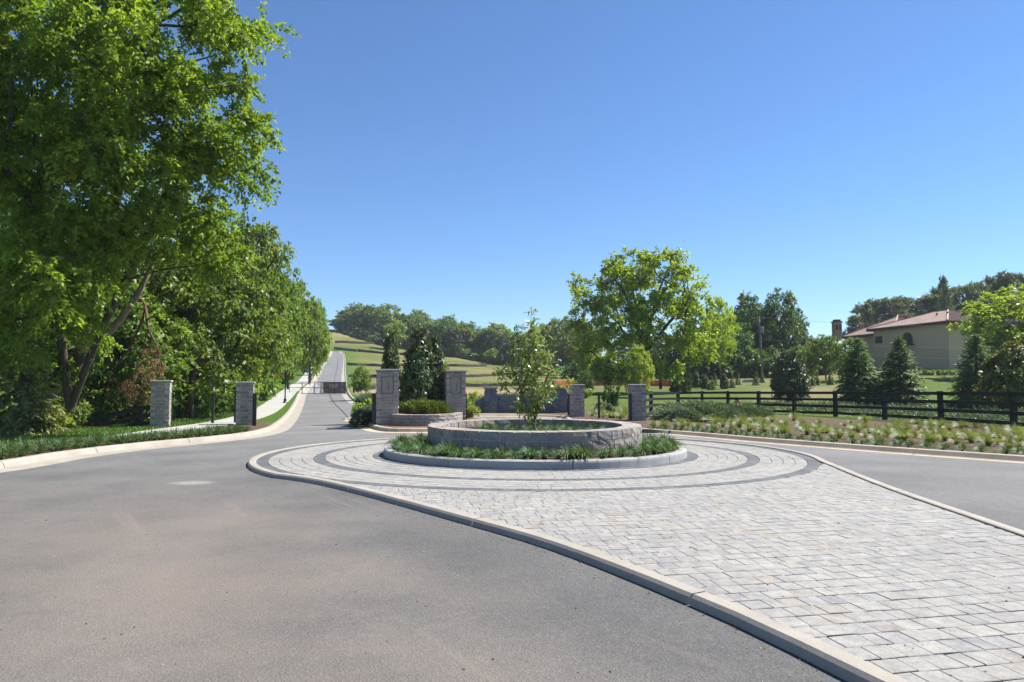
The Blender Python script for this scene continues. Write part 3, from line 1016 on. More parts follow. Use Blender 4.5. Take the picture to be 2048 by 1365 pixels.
# ------------------------------------------------------------------ pillars
def block(parent, x0, x1, y0, y1, z0, z1, meshes, g=.01):
    me = random.choice(meshes)
    o = link('stone_block', me, parent, loc=((x0 + x1) / 2, (y0 + y1) / 2, (z0 + z1) / 2))
    o.scale = (x1 - x0 - g, y1 - y0 - g, z1 - z0 - g)
    return o

def pillar(px, base_py, wpx, top_py, rot, label, niche=False, d=None):
    if d is None: x, y = G(px, base_py, .12)
    else: x, y = at(px, base_py, d)[:2]
    z0 = zt1(x, y) - .03
    w = wpx * y / FPX
    h = at(px, top_py, y).z - z0
    root = thing('stone_pillar', label, 'pillar', (x, y, z0), rot)
    t = min(.16, w * .26); cap = .075 if not niche else .09
    hw = w / 2
    body = h - cap
    zband = h * (.59 if not niche else .47); hb = .06
    cuts = [0]
    def fill(a, b, target):
        n = max(1, round((b - a) / target))
        ws = np.array([1 + random.uniform(-.25, .25) for _ in range(n)]); ws = np.cumsum(ws) / ws.sum()
        return [(a + (b - a) * p, a + (b - a) * q) for p, q in zip(np.concatenate([[0], ws[:-1]]), ws)]
    nz0, nz1, nw = h * .56, h * .87, w * .54
    if not niche:
        courses = fill(0, zband, .14) + [(zband, zband + hb)] + fill(zband + hb, body, .14)
    else:
        courses = fill(0, zband, .14) + [(zband, zband + hb)] + fill(zband + hb, nz0, .11) + fill(nz0, nz1, .14) + fill(nz1, body, .13)
    for ci, (a, b) in enumerate(courses):
        isband = abs(a - zband) < 1e-6
        for s in range(4):
            fr = Matrix.Rotation(s * PI / 2, 3, 'Z')
            # run along this face, taking one corner and leaving the other to its neighbour
            flip = ci % 2
            xa, xb = (-hw, hw - t) if not flip else (-hw + t, hw)
            pieces = [(xa, xb)]
            inn = niche and s == 0 and a >= nz0 - 1e-4 and b <= nz1 + 1e-4
            if inn: pieces = [(xa, -nw / 2), (nw / 2, xb)]
            elif (xb - xa) > .3 and random.random() < .8:
                c = xa + (xb - xa) * random.uniform(.35, .65); pieces = [(xa, c), (c, xb)]
            for (p, q) in pieces:
                ct_ = fr @ Vector(((p + q) / 2, -hw + t / 2, 0))
                me = random.choice(STONES)
                o = link('stone_block', me, root, loc=(ct_.x, ct_.y, (a + b) / 2), rot=(0, 0, s * PI / 2))
                o.scale = (q - p - .022, t + (.014 if isband else 0), b - a - .02)
    core = MB().box((0, 0, body / 2), (w - 2 * t + .1, w - 2 * t + .1, body)); 
    c2 = MB()
    c2.box((0, 0, body / 2 - .005), (w - .016, w - .016, body - .01) if not niche else (w - .24, w - .24, body - .01))
    if niche:
        for s in (-1, 1):
            c2.box((s * (nw / 2 + (hw - .01 - nw / 2) / 2 + .004), 0, body / 2 - .008), (hw - .01 - nw / 2 - .008, w - .018, body - .016))
        c2.box((0, 0, nz0 / 2), (nw, w - .02, nz0 - .002))
        c2.box((0, 0, (nz1 + body) / 2 - .006), (nw, w - .02, body - nz1 - .012))
        c2.box((0, .08, (nz0 + nz1) / 2), (nw, w - .2, nz1 - nz0 - .004))
    c2.build('mortar', M['mortar'], root)
    cp = MB()
    e = .035
    V = []
    for (hh, zz) in ((hw + e - .012, body), (hw + e, body + .012), (hw + e, h - .015), (hw + e - .015, h)):
        V += [(-hh, -hh, zz), (hh, -hh, zz), (hh, hh, zz), (-hh, hh, zz)]
    F = [(3, 2, 1, 0), (12, 13, 14, 15)]
    for i in range(3):
        for k in range(4):
            k2 = (k + 1) % 4
            F.append((4 * i + k, 4 * i + k2, 4 * i + 4 + k2, 4 * i + 4 + k))
    mk('capstone', V, F, M['stone_cap'], root)
    if niche:
        sl_ = MB().box((0, -hw + .095, (nz0 + nz1) / 2), (nw - .03, .05, nz1 - nz0 - .03)).build('niche_slab', M['niche'], root)
        cx_, zc = .02, (nz0 + nz1) / 2
        MB().tube([(cx_ - .03, -hw + .06, zc + .06), (cx_ + .02, -hw + .035, zc + .07), (cx_ + .035, -hw + .03, zc - .02), (cx_ + .02, -hw + .045, zc - .12), (cx_ + .015, -hw + .06, zc - .2)], .009, 5).build('cable', M['black_metal'], root)
    return root, (x, y, z0, w, h)

P_L1 = pillar(321, 854, 34, 761, rad(20), 'outermost stone gate pillar on the left, with the sloping black fence ending at it')
P_L2 = pillar(489.5, 850, 32, 764, rad(17), 'stone gate pillar at the left road edge with a black post at each side')
P_B1 = pillar(774, 850, 43, 739, rad(11), 'tall stone pillar with recessed panel at the road end of the magnolia planter', True)
P_B2 = pillar(909, 846, 39, 741, rad(13), 'tall stone pillar with recessed panel at the right end of the magnolia planter', True)
P_R1 = pillar(1154, 834, 28.5, 769, rad(-2), 'stone gate pillar to the right of the slate wall, behind the round planter')
P_R2 = pillar(1274.5, 842, 32, 769, rad(-2), 'stone gate pillar where the long black board fence begins')

# black gate posts
def gate_post(px, top, base, wpx, label, d=None):
    x, y = G(px, base, .12) if d is None else at(px, base, d)[:2]
    z0 = zt1(x, y) - .05
    h = at(px, top, y).z - z0
    root = thing('gate_post', label, 'post', (x, y, z0), math.atan2(-x, y) * .6, 'black gate posts at the entrance')
    w = max(.1, wpx * y / FPX)
    MB().box((0, 0, h / 2), (w, w, h)).build('shaft', M['black_metal'], root)
    MB().box((0, 0, h + .012), (w * 1.12, w * 1.12, .022)).build('post_cap', M['black_metal'], root)
gate_post(340, 787, 853, 5, 'black gate post against the right side of the outermost left pillar')
gate_post(425, 787, 848, 5, 'black post standing alone between the two left pillars')
gate_post(471, 787, 847, 6, 'black gate post on the left side of the road-edge pillar')
gate_post(508.5, 788, 852, 7, 'black gate post on the road side of the left road-edge pillar')
gate_post(747.5, 788, 851, 7, 'black gate post beside the tall pillar at the road end of the magnolia planter')
gate_post(931, 788, 845, 5, 'black gate post on the right side of the taller planter pillar')
gate_post(1138.5, 789, 832, 6.5, 'black gate post on the left side of the pillar beside the slate wall')
gate_post(1198, 790, 838, 4.5, 'black post standing alone between the two right pillars')
gate_post(1261, 789, 843, 5.5, 'black gate post on the left side of the pillar where the board fence begins')

# magnolia planter: low curved wall between the tall pillars
x1, y1 = P_B1[1][:2]; x2, y2 = P_B2[1][:2]
pc = np.array(((x1 + x2) / 2 + .1, (y1 + y2) / 2 + .15))
zpl = zb1(*pc) + .1
ha = (at(935, 830, 26).x - at(766, 830, 26).x) / 2
def ellipse_wall():
    root = thing('planter_wall', 'low curved stone planter wall in front of the yew hedge', 'planter', (pc[0], pc[1], zpl))
    ra, rb, th_ = ha, 2.1, .34
    htot = .50
    hs = [.13, .13, .12, .12]
    z = 0
    for h in hs:
        n = int(PI * (ra + rb) / 2 * 1.05 / .33)
        w = np.array([1 + random.uniform(-.4, .4) for _ in range(n)]); w = np.concatenate([[0], np.cumsum(w) / w.sum()]) * 1.16 * PI + PI * .92
        for i in range(n):
            P, F = unit_stone(R, .05)
            t = np.interp(P[:, 0], [-.5, .5], [w[i] + .005, w[i + 1] - .005])
            k = P[:, 1] * th_
            V = np.column_stack([(ra - th_ / 2 + k) * np.cos(t), (rb - th_ / 2 + k) * np.sin(t), z + h / 2 + P[:, 2] * (h - .018)])
            mk('stone_block', V, F, M['stone'], root)
        z += h
    V = []; F = []
    ths = np.linspace(PI * .92, PI * 2.08, 48)
    for t in ths:
        for (k, zq) in ((-th_ + .03, 0), (-.012, 0), (-.012, z - .015), (-th_ + .03, z - .015)):
            V.append(((ra + k) * math.cos(t), (rb + k) * math.sin(t), zq))
    for i in range(47):
        for k in range(4):
            F.append((4 * i + k, 4 * i + (k + 1) % 4, 4 * i + 4 + (k + 1) % 4, 4 * i + 4 + k))
    mk('mortar', V, F, M['mortar'], root)
    S = [((ra - .3) * math.cos(t), (rb - .3) * math.sin(t), .38) for t in np.linspace(0, 2 * PI, 40, endpoint=False)]
    mk('soil', S, [tuple(range(40))], M['mulch'], root)
    return root
ellipse_wall()

# slate retaining wall across the stream
def slate_wall():
    dW = 40.0
    p0 = at(943, 832, dW); p1 = at(1152, 832, dW)
    zb0 = p0.z - .6
    root = thing('retaining_wall', 'slate blue block wall with two piers behind the round planter', 'wall', (p0.x, dW, zb0))
    L = p1.x - p0.x
    hb = .25
    topz = lambda x: np.interp(x, [0, at(978, 0, dW).x - p0.x, at(1120, 0, dW).x - p0.x, L], [at(0, 807, dW).z, at(0, 790, dW).z, at(0, 790, dW).z, at(0, 806, dW).z]) - zb0
    rowz = 0; r = 0
    while rowz < 2.6:
        x = -random.uniform(0, .4)
        while x < L:
            w = random.uniform(.38, .62)
            xa, xb = max(x, 0), min(x + w, L)
            x += w
            if xb - xa < .1: continue
            if rowz + hb > topz((xa + xb) / 2): continue
            block(root, xa, xb, -.2, .2, rowz, rowz + hb, BLUES)
        rowz += hb; r += 1
    V = []; F = []
    xs = np.linspace(0, L, 30)
    for x in xs:
        zq = topz(x)
        V += [(x, -.17, 0), (x, .17, 0), (x, .17, zq - .03), (x, -.17, zq - .03)]
    for i in range(29):
        for k in range(4): F.append((4 * i + k, 4 * i + 4 + k, 4 * i + 4 + (k + 1) % 4, 4 * i + (k + 1) % 4))
    mk('mortar', V, F, M['blue_stone'], root)
    # coping along the slope
    for (xa, xb) in ((0, at(972, 0, dW).x - p0.x), (at(995, 0, dW).x - p0.x, at(1105, 0, dW).x - p0.x), (at(1128, 0, dW).x - p0.x, L)):
        m = MB(); m.bar((xa, 0, topz(xa) + .0), (xb, 0, topz(xb) + .0), .5, .12)
        m.build('coping', M['stone_cap'], root)
    for px in (983, 1117):
        xc = at(px, 0, dW).x - p0.x
        ht = at(0, 777 if px < 1000 else 777, dW).z - zb0
        z = 0
        pier = MB().box((xc, -.05, ht / 2), (.66, .66, ht - .02)).build('pier', M['blue_stone'], root)
        while z < ht - .15:
            hh = min(.3, ht - z)
            sp = random.uniform(-.1, .1)
            for (xa, xb) in ((-.37, sp), (sp, .37)):
                block(root, xc + xa, xc + xb, -.42, .32, z, z + hh, BLUES)
            z += hh
        MB().box((xc, -.05, ht + .03), (.86, .86, .1)).build('pier_cap', M['stone_cap'], root)
slate_wall()

# ------------------------------------------------------------------ fences
def board_fence(posts, top_row, label, nr, rail_offs, hboard=.135, pw=.16, end=None, start=None):
    """posts: list of (px, depth); rails are single boards between neighbours"""
    pos = []
    for (px, d, tr) in posts:
        p = at(px, tr, d)
        pos.append(p)
    root = thing('board_fence', label, 'fence', (pos[0].x, pos[0].y, zt1(pos[0].x, pos[0].y)))
    O = Vector(root.location)
    for i, p in enumerate(pos):
        q = pos[min(i + 1, len(pos) - 1)] - pos[max(i - 1, 0)]
        rz = math.atan2(q.y, q.x)
        z0 = zt1(p.x, p.y) - .1
        MB().box((p.x - O.x, p.y - O.y, (p.z + .03 + z0) / 2 - O.z), (pw, pw, p.z + .03 - z0), rz + random.uniform(-.04, .04), random.uniform(-.01, .01)).build('fence_post', M['black_paint'], root)
    line = ([start] if start is not None else []) + pos + ([end] if end is not None else [])
    for a, b in zip(line[:-1], line[1:]):
        dv = (b - a); nn = Vector((dv.y, -dv.x, 0)).normalized()
        if nn.y > 0: nn = -nn
        for off in rail_offs:
            j = random.uniform(-.012, .012)
            MB().bar(a - O + nn * .1 + Vector((0, 0, -off + j)), b - O + nn * .1 + Vector((0, 0, -off - j)), .035, hboard).build('board', M['black_paint'], root)
    return root
TR = 784
fp = [(2250, 20.5, 787), (2025, 24.0, 784.5), (1880, 28.2, 784), (1768, 32, 784), (1670, 35, 783.5), (1588, 37.5, 783.5), (1517, 39.5, 783.5), (1456, 41, 783.5), (1404, 42, 783.5), (1356, 42, 784), (1302, 38.5, 784)]
xr, yr, zr2, wr, hr = P_R2[1]
board_fence(fp, TR, 'long black board fence of four rails across the right side', 4, (.07, .41, .75, 1.1), end=Vector((xr + .3, yr + .1, at(1290, 783.5, yr).z)), start=Vector((19.5, 14.0, 1.1)))
xl, yl, zl, wl, hl = P_L1[1]
fl = [(60, yl - 1.2, 866), (180, yl - .7, 837), (281, yl - .2, 814)]
board_fence(fl, 0, 'short black board fence of three rails sloping down from the outermost left pillar', 3, (.07, .36, .65), end=Vector((xl - .3, yl, at(304, 811, yl).z)), hboard=.16, pw=.17)

# ------------------------------------------------------------------ plants
def leaves(C, Nn, D, Ln, Wd, fold=.15):
    """C base points, Nn normals, D directions -> folded quads"""
    n = len(C)
    S = np.cross(Nn, D); S /= np.maximum(1e-6, np.linalg.norm(S, axis=1))[:, None]
    Nn = np.cross(D, S)
    Ln = np.broadcast_to(Ln, (n,))[:, None]; Wd = np.broadcast_to(Wd, (n,))[:, None]
    mid = C + D * Ln * .45
    V = np.stack([C, mid - S * Wd * .5 + Nn * Wd * fold, C + D * Ln - Nn * Ln * .12, mid + S * Wd * .5 + Nn * Wd * fold], 1).reshape(-1, 3)
    F = np.arange(4 * n).reshape(n, 4)
    return V, F

def unit(v):
    return v / np.maximum(1e-9, np.linalg.norm(v, axis=1))[:, None]

def crown(ells, n_cl, r_cl, twigs, per, ln, wd, rng, shell=.55, droop=.25, flat=.75, up=.6, rndw=.5, jit=1.0, nout=.5, nj=.6):
    """leaf sprays on twigs round clump centres that fill the given ellipsoids; returns V, F, rnd, centres"""
    vol = np.array([e[3] * e[4] * e[5] for e in ells]) ** .75
    cnts = np.maximum(1, (vol / vol.sum() * n_cl).astype(int))
    C = []; out = []
    for e, k in zip(ells, cnts):
        u = unit(rng.normal(size=(k, 3)))
        r = shell + (1 - shell) * rng.random(k) ** .6
        C.append(np.array(e[:3]) + u * r[:, None] * np.array(e[3:6]))
        out.append(u)
    C = np.concatenate(C); out = np.concatenate(out)
    n = len(C)
    rc = r_cl * rng.uniform(.65, 1.3, n)
    # twigs
    td = unit(rng.normal(size=(n, twigs, 3)).reshape(-1, 3) * np.array((1, 1, flat)) + np.repeat(out, twigs, 0) * .5)
    tb = np.repeat(C, twigs, 0); tr = np.repeat(rc, twigs)
    m = len(tb)
    t = rng.uniform(.25, 1, (m, per))
    tr_ = tr[:, None] * rng.uniform(.7, 1.1, (m, 1))
    P = tb[:, None, :] + td[:, None, :] * (t * tr_)[:, :, None]
    P[:, :, 2] -= droop * (t ** 2) * tr_
    P += rng.normal(0, .06 * r_cl * jit, P.shape)
    P = P.reshape(-1, 3)
    q = len(P)
    tdr = np.repeat(td, per, 0)
    D = unit(tdr * .8 + rng.normal(0, .75, (q, 3)) + np.array((0, 0, -droop * 1.2)))
    Nn = unit(rng.normal(0, nj, (q, 3)) + np.array((0, 0, up)) + np.repeat(np.repeat(out, twigs, 0), per, 0) * nout)
    Ln = ln * rng.uniform(.6, 1.25, q); Wd = wd * rng.uniform(.7, 1.2, q)
    V, F = leaves(P, Nn, D, Ln, Wd)
    clr = np.repeat(np.repeat(rng.random(n), twigs), per)
    rn = np.clip(clr * rndw + rng.random(q) * (1 - rndw), 0, 1)
    return V, F, rn, C

def wood(trunks, C, rng, r_tip=.015, expo=2.3, rmax=None, n=6, step=1.2, every=1):
    """connect clump centres to the trunk polylines: nodes + parents, pipe-model radii"""
    nodes = []; par = []
    for tr in trunks:
        prev = -1
        for i, p in enumerate(tr):
            nodes.append(np.array(p, float)); par.append(prev); prev = len(nodes) - 1
    base = np.array(trunks[0][len(trunks[0]) // 2])
    Cs = C[::every]
    Cs = Cs[np.argsort(np.linalg.norm(Cs - base, axis=1))]
    tips = []
    for c in Cs:
        A = np.array(nodes)
        dv = c - A
        cost = np.linalg.norm(dv, axis=1) + .9 * np.maximum(0, A[:, 2] - c[2] + .2)
        cost[[i for i, q in enumerate(par) if q == -1]] += 2.5
        k = int(np.argmin(cost))
        L = np.linalg.norm(c - nodes[k])
        m = max(1, int(L / step))
        p0 = nodes[k]
        prev = k
        side = rng.normal(0, .08 * L, 3)
        for q in range(1, m + 1):
            t = q / m
            p = p0 + (c - p0) * t + side * math.sin(PI * t) + np.array((0, 0, -.10 * L * math.sin(PI * t)))
            nodes.append(p); par.append(prev); prev = len(nodes) - 1
        tips.append(prev)
    w = np.zeros(len(nodes))
    for t in tips: w[t] += 1
    for i in range(len(nodes) - 1, -1, -1):
        if par[i] >= 0 and par[i] < i: w[par[i]] += w[i]
    r = r_tip * np.maximum(w, 1) ** (1 / expo)
    if rmax: r = np.minimum(r, rmax)
    V = []; F = []
    for i, q in enumerate(par):
        if q < 0: continue
        a, b = nodes[q], nodes[i]
        d = b - a; L = np.linalg.norm(d)
        if L < 1e-4: continue
        d /= L
        s = np.cross(d, (0, 0, 1) if abs(d[2]) < .9 else (1, 0, 0)); s /= np.linalg.norm(s)
        t = np.cross(d, s)
        ra = min(r[q], r[i] * 1.35); rb_ = r[i]
        nn = n if rb_ > .05 else 4
        o = len(V)
        for k in range(nn):
            an = 2 * PI * k / nn
            V.append(a - d * ra * .3 + (s * math.cos(an) + t * math.sin(an)) * ra)
        for k in range(nn):
            an = 2 * PI * k / nn
            V.append(b + (s * math.cos(an) + t * math.sin(an)) * rb_)
        for k in range(nn):
            k2 = (k + 1) % nn
            F.append((o + k, o + k2, o + nn + k2, o + nn + k))
    return np.array(V), np.array(F)

def tree_meshes(ells, trunks, n_cl, r_cl, twigs, per, ln, wd, seed, r_tip=.02, wood_n=6, every=1, rmax=None, bark=None, **kw):
    rng = np.random.default_rng(seed)
    V, F, rn, C = crown(ells, n_cl, r_cl, twigs, per, ln, wd, rng, **kw)
    lm = raw_mesh('crown', V, F, None, rn)
    lm.materials.append(M['leaf_wood'])
    wv, wf = wood(trunks, C, rng, r_tip=r_tip, n=wood_n, every=every, rmax=rmax)
    wm = raw_mesh('trunk', wv, wf, bark or M['bark'], smooth=True)
    return lm, wm

def place_tree(name, label, cat, meshes, mat, loc, scale=1, rotz=0, group=None, bark=None):
    sc = scale if hasattr(scale, '__len__') else (scale,) * 3
    t = thing(name, label, cat, loc, rotz, group, sc)
    lm, wm = meshes
    c = link('crown', lm, t)
    c.material_slots[0].link = 'OBJECT'; c.material_slots[0].material = mat
    if wm is not None:
        w = link('trunk', wm, t)
        if bark:
            w.material_slots[0].link = 'OBJECT'; w.material_slots[0].material = bark
    return t

def trunkline(h, n=5, lean=(0, 0), seed=0, wob=.12):
    rg = np.random.default_rng(seed)
    return [(lean[0] * t + rg.normal(0, wob) * (i > 0), lean[1] * t + rg.normal(0, wob) * (i > 0), h * t) for i, t in enumerate(np.linspace(0, 1, n))]

def nth(i): return ('first second third fourth fifth sixth seventh eighth ninth tenth eleventh twelfth thirteenth fourteenth fifteenth sixteenth seventeenth eighteenth nineteenth twentieth twenty-first twenty-second twenty-third twenty-fourth'.split())[i]

# generic broadleaf kinds, all 10 m tall at scale 1
GEN = [
    tree_meshes([(0, 0, 6.4, 3.6, 3.6, 3.3), (-2.2, .8, 4.6, 2.4, 2.2, 2.0), (2.0, -.6, 5.0, 2.5, 2.4, 2.3), (.4, .2, 8.3, 2.0, 2.0, 1.5)], [trunkline(6.5, 6, (.3, .1), 1)], 130, .95, 9, 13, .30, .16, 11, .026, every=2),
    tree_meshes([(0, 0, 6.8, 3.0, 3.0, 3.1), (1.6, .9, 4.4, 2.4, 2.2, 2.2), (-1.7, -.8, 4.9, 2.3, 2.3, 2.4), (-.6, .3, 8.5, 1.7, 1.7, 1.4), (0, 0, 3.0, 2.6, 2.6, 1.6)], [trunkline(6.8, 6, (-.4, .2), 2)], 140, .9, 9, 13, .28, .15, 12, .026, every=2, droop=.4),
    tree_meshes([(.2, 0, 5.6, 3.4, 3.4, 3.6), (-1.4, 1.0, 7.3, 2.2, 2.2, 2.1), (1.5, -1.0, 7.6, 2.0, 2.0, 2.0), (0, 0, 2.4, 3.0, 3.0, 1.9)], [trunkline(6.4, 6, (.2, -.3), 3)], 140, .95, 9, 13, .30, .15, 13, .026, every=2, droop=.55)]
# hill kinds: coarser leaf clusters for 150 m and more
HILL = [tree_meshes([(0, 0, 6.6, 3.3, 3.3, 3.3), (-1.8, .5, 5.0, 2.3, 2.2, 2.1), (1.8, -.6, 5.5, 2.2, 2.3, 2.2)], [trunkline(6.5, 5, (.2, .1), 4)], 75, 1.05, 8, 9, .5, .32, 21, .03, every=2),
        tree_meshes([(0, 0, 7.0, 2.6, 2.6, 2.9), (1.3, .7, 5.0, 2.3, 2.2, 2.4), (-1.5, -.5, 5.6, 2.0, 2.2, 2.0)], [trunkline(7, 5, (-.2, .1), 5)], 70, 1.0, 8, 9, .48, .3, 22, .03, every=2),
        tree_meshes([(0, 0, 5.8, 3.2, 3.2, 3.2), (.6, .7, 7.9, 2.0, 2.0, 1.9), (0, 0, 2.6, 2.7, 2.7, 2.0)], [trunkline(6, 5, (.1, -.2), 6)], 80, 1.05, 8, 9, .5, .3, 23, .03, every=2)]

def tree_px(name, label, cat, meshes, mat, px, d, top, wpx, nominal=(7.4, 9.8), rotz=None, group=None, base=None, bark=None, sink=.1):
    """scale a kind so that it is wpx wide and reaches the row top when it stands at depth d"""
    p = at(px, top, d)
    z0 = zt1(p.x, d) - sink if base is None else base
    h = p.z - z0
    w = wpx * d / FPX
    sx, sz = w / nominal[0], h / nominal[1]
    return place_tree(name, label, cat, meshes, mat, (p.x, d, z0), (sx, sx, sz), random.uniform(0, 6.28) if rotz is None else rotz, group, bark)

# ---- the great tree at the left
T1 = (at(150, 800, 24).x, 24.0)
t1z = zt1(*T1) - .1
def rel(px, py, d):
    p = at(px, py, d); return (p.x - T1[0], p.y - T1[1], p.z - t1z)
def ell(px, py, d, wpx, hpx, dep):
    x, y, z = rel(px, py, d)
    return (x, y, z, wpx * d / FPX, dep, hpx * d / FPX)
big = [ell(90, 120, 21, 200, 210, 3.2), ell(330, 60, 20.5, 150, 120, 2.6), ell(460, 50, 20, 75, 75, 1.8), ell(415, 255, 21, 115, 95, 2.2),
       ell(478, 310, 21, 50, 72, 1.6), ell(290, 270, 20, 150, 130, 2.6), ell(110, 360, 19.5, 170, 120, 2.6), ell(330, 420, 21.5, 110, 90, 2.2),
       ell(-80, 200, 20, 160, 260, 3.5), ell(200, -90, 21, 260, 120, 3.2), ell(40, 520, 20, 110, 95, 2.0), ell(240, 120, 18.5, 150, 110, 2.0), ell(470, 180, 21, 50, 45, 1.5),
       ell(150, 480, 20.5, 90, 70, 1.8),  ell(215, 380, 23, 130, 120, 2.2), ell(50, 610, 20, 110, 80, 1.8), ell(150, 705, 23.6, 22, 50, .45), ell(190, 640, 23.2, 24, 60, .45), ell(128, 770, 23.6, 26, 40, .5), ell(235, 590, 22.4, 24, 50, .4), ell(120, 650, 22.5, 30, 50, .6), ell(120, 540, 19, 100, 70, 1.8), ell(420, 470, 22.5, 60, 60, 1.6), ell(70, 220, 23, 200, 180, 2.2)]
trk = [[rel(140, 820, 24), rel(165, 690, 24), rel(185, 590, 23.8), rel(215, 470, 23), rel(245, 340, 22), rel(270, 200, 21.5), rel(290, 60, 21)],
       [rel(140, 820, 24), rel(190, 690, 23.4), rel(250, 560, 22.6), rel(310, 440, 22), rel(355, 340, 21.6), rel(385, 240, 21)],
       [rel(140, 820, 24), rel(120, 660, 23), rel(95, 480, 21.5), rel(70, 300, 20.5), rel(60, 120, 20)]]
rng1 = np.random.default_rng(5)
bV, bF, bR, bC = crown(big, 680, .80, 9, 28, .165, .088, rng1, shell=.45, droop=.45, up=.5, rndw=.4)
bl = raw_mesh('crown', bV, bF, M['leaf_big'], bR)
wv, wf = wood(trk, bC, rng1, r_tip=.02, n=8, every=4, expo=2.0, rmax=.3)
bw = raw_mesh('trunk', wv, wf, M['bark'], smooth=True)
place_tree('broadleaf_tree', 'huge bright green tree filling the upper left corner, its boughs reaching over the verge', 'tree', (bl, bw), M['leaf_big'], (*T1, t1z))

# leaning trunk tree and wood edge receding on the left
LT = 'tree'
G1 = 'trees of the wood along the left verge'
row = [  # px, depth, top row, width px, kind, material, label
    (395, 33, 425, 300, 1, 'leaf_wood', 'rounded green tree directly behind the great tree, over the outermost left pillar'),
    (70, 28, 500, 290, 2, 'leaf_wood', 'leafy tree with foliage down to the bank behind the cedar'),
    (205, 30, 590, 170, 2, 'leaf_lime', 'small light green tree behind the great forked trunk'),
    (255, 29, 560, 250, 2, 'leaf_wood', 'leafy tree hung with foliage behind the broken brown branch'),
    (505, 44, 437, 200, 1, 'leaf_wood', 'tallest tree of the left wood edge, standing above the road-edge pillar'),
    (430, 40, 560, 180, 2, 'leaf_lime', 'light green drooping tree behind the road-edge gate pillar'),
    (535, 56, 500, 130, 0, 'leaf_wood', 'mid green tree in the left wood edge, right of its tallest crown'),
    (480, 50, 600, 120, 2, 'leaf_lime', 'yellow-green tree at the verge left of the nearer lamp post'),
    (580, 72, 560, 105, 0, 'leaf_wood', 'dark green tree of the left wood edge above the nearer lamp post'),
    (540, 64, 620, 84, 1, 'leaf_lime', 'pale green tree overhanging the verge behind the nearer lamp post'),
    (620, 88, 598, 75, 0, 'leaf_wood', 'green tree far along the left verge beside the climbing road'),
    (622, 88, 622, 66, 1, 'leaf_lime', 'light green tree leaning over the footpath far up the road'),
    (636, 112, 598, 45, 1, 'leaf_hill', 'furthest tree of the left wood, at the top of the road')]
for (px, d, top, w, k, m, lab) in row:
    tree_px('woodland_tree', lab, LT, GEN[k], M[m], px, d, top, w, group=G1)
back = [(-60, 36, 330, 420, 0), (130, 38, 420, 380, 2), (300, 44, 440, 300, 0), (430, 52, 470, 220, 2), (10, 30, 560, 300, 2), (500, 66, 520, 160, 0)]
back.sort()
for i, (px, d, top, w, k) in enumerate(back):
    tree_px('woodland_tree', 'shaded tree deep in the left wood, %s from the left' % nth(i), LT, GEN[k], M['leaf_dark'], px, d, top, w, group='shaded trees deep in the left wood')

# shrubs (1 m tall, 1.2 m wide at scale 1)
SHR = [tree_meshes([(0, 0, .5, .55, .55, .42), (.2, -.1, .35, .5, .5, .3)], [[(0, 0, 0), (0, 0, .25)]], 34, .2, 7, 8, .13, .07, 31 + i, .006, every=3, rmax=.02) for i in range(3)]
def shrub(px, py, d, hpx, wpx, mat, label, k=0, name='shrub', cat='shrub', group=None):
    """base at pixel row py when d is None, else at depth d"""
    if d is None:
        x, y = G(px, py, .12)
    else:
        p = at(px, py, d); x, y = p.x, d
    z0 = zt1(x, y) - .03
    h = hpx * y / FPX; w = wpx * y / FPX
    return place_tree(name, label, cat, SHR[k % 3], mat, (x, y, z0), (w / 1.25, w / 1.25, h / 1.0), random.uniform(0, 6), group)
GU = 'undergrowth bushes at the foot of the left wood'
for i, (px, d, hpx, wpx, k, m) in enumerate(sorted([(66, 22.5, 66, 110, 0, 'leaf_lime'), (25, 22, 60, 120, 1, 'leaf_lime'), (205, 28.5, 76, 90, 0, 'leaf_lime'), (262, 29, 70, 80, 1, 'leaf_lime'), (175, 29.5, 80, 110, 2, 'leaf_lime'), (235, 30, 84, 120, 0, 'leaf_lime'), (285, 31, 80, 90, 1, 'leaf_shrub'), (140, 25.6, 70, 80, 1, 'leaf_shrub'), (300, 34, 120, 150, 1, 'leaf_wood'),
                               (370, 34, 120, 130, 2, 'leaf_wood'), (415, 38, 110, 110, 0, 'leaf_shrub'), (455, 42, 100, 90, 1, 'leaf_shrub'), (490, 48, 90, 80, 2, 'leaf_wood'), (512, 54, 80, 70, 0, 'leaf_shrub'), (528, 64, 60, 50, 1, 'leaf_wood'),
                               (545, 74, 48, 36, 2, 'leaf_wood'), (562, 86, 40, 30, 0, 'leaf_wood'), (580, 98, 30, 26, 1, 'leaf_wood'), (-40, 24, 110, 150, 2, 'leaf_shrub'), (180, 32, 130, 180, 1, 'leaf_shrub'), (60, 30, 160, 200, 0, 'leaf_shrub'), (340, 42, 130, 160, 2, 'leaf_wood')])):
    shrub(px, 830, d, hpx, wpx, M[m], 'bush in the undergrowth at the foot of the left wood, %s from the left' % nth(i), k, 'shrub', 'shrub', GU)

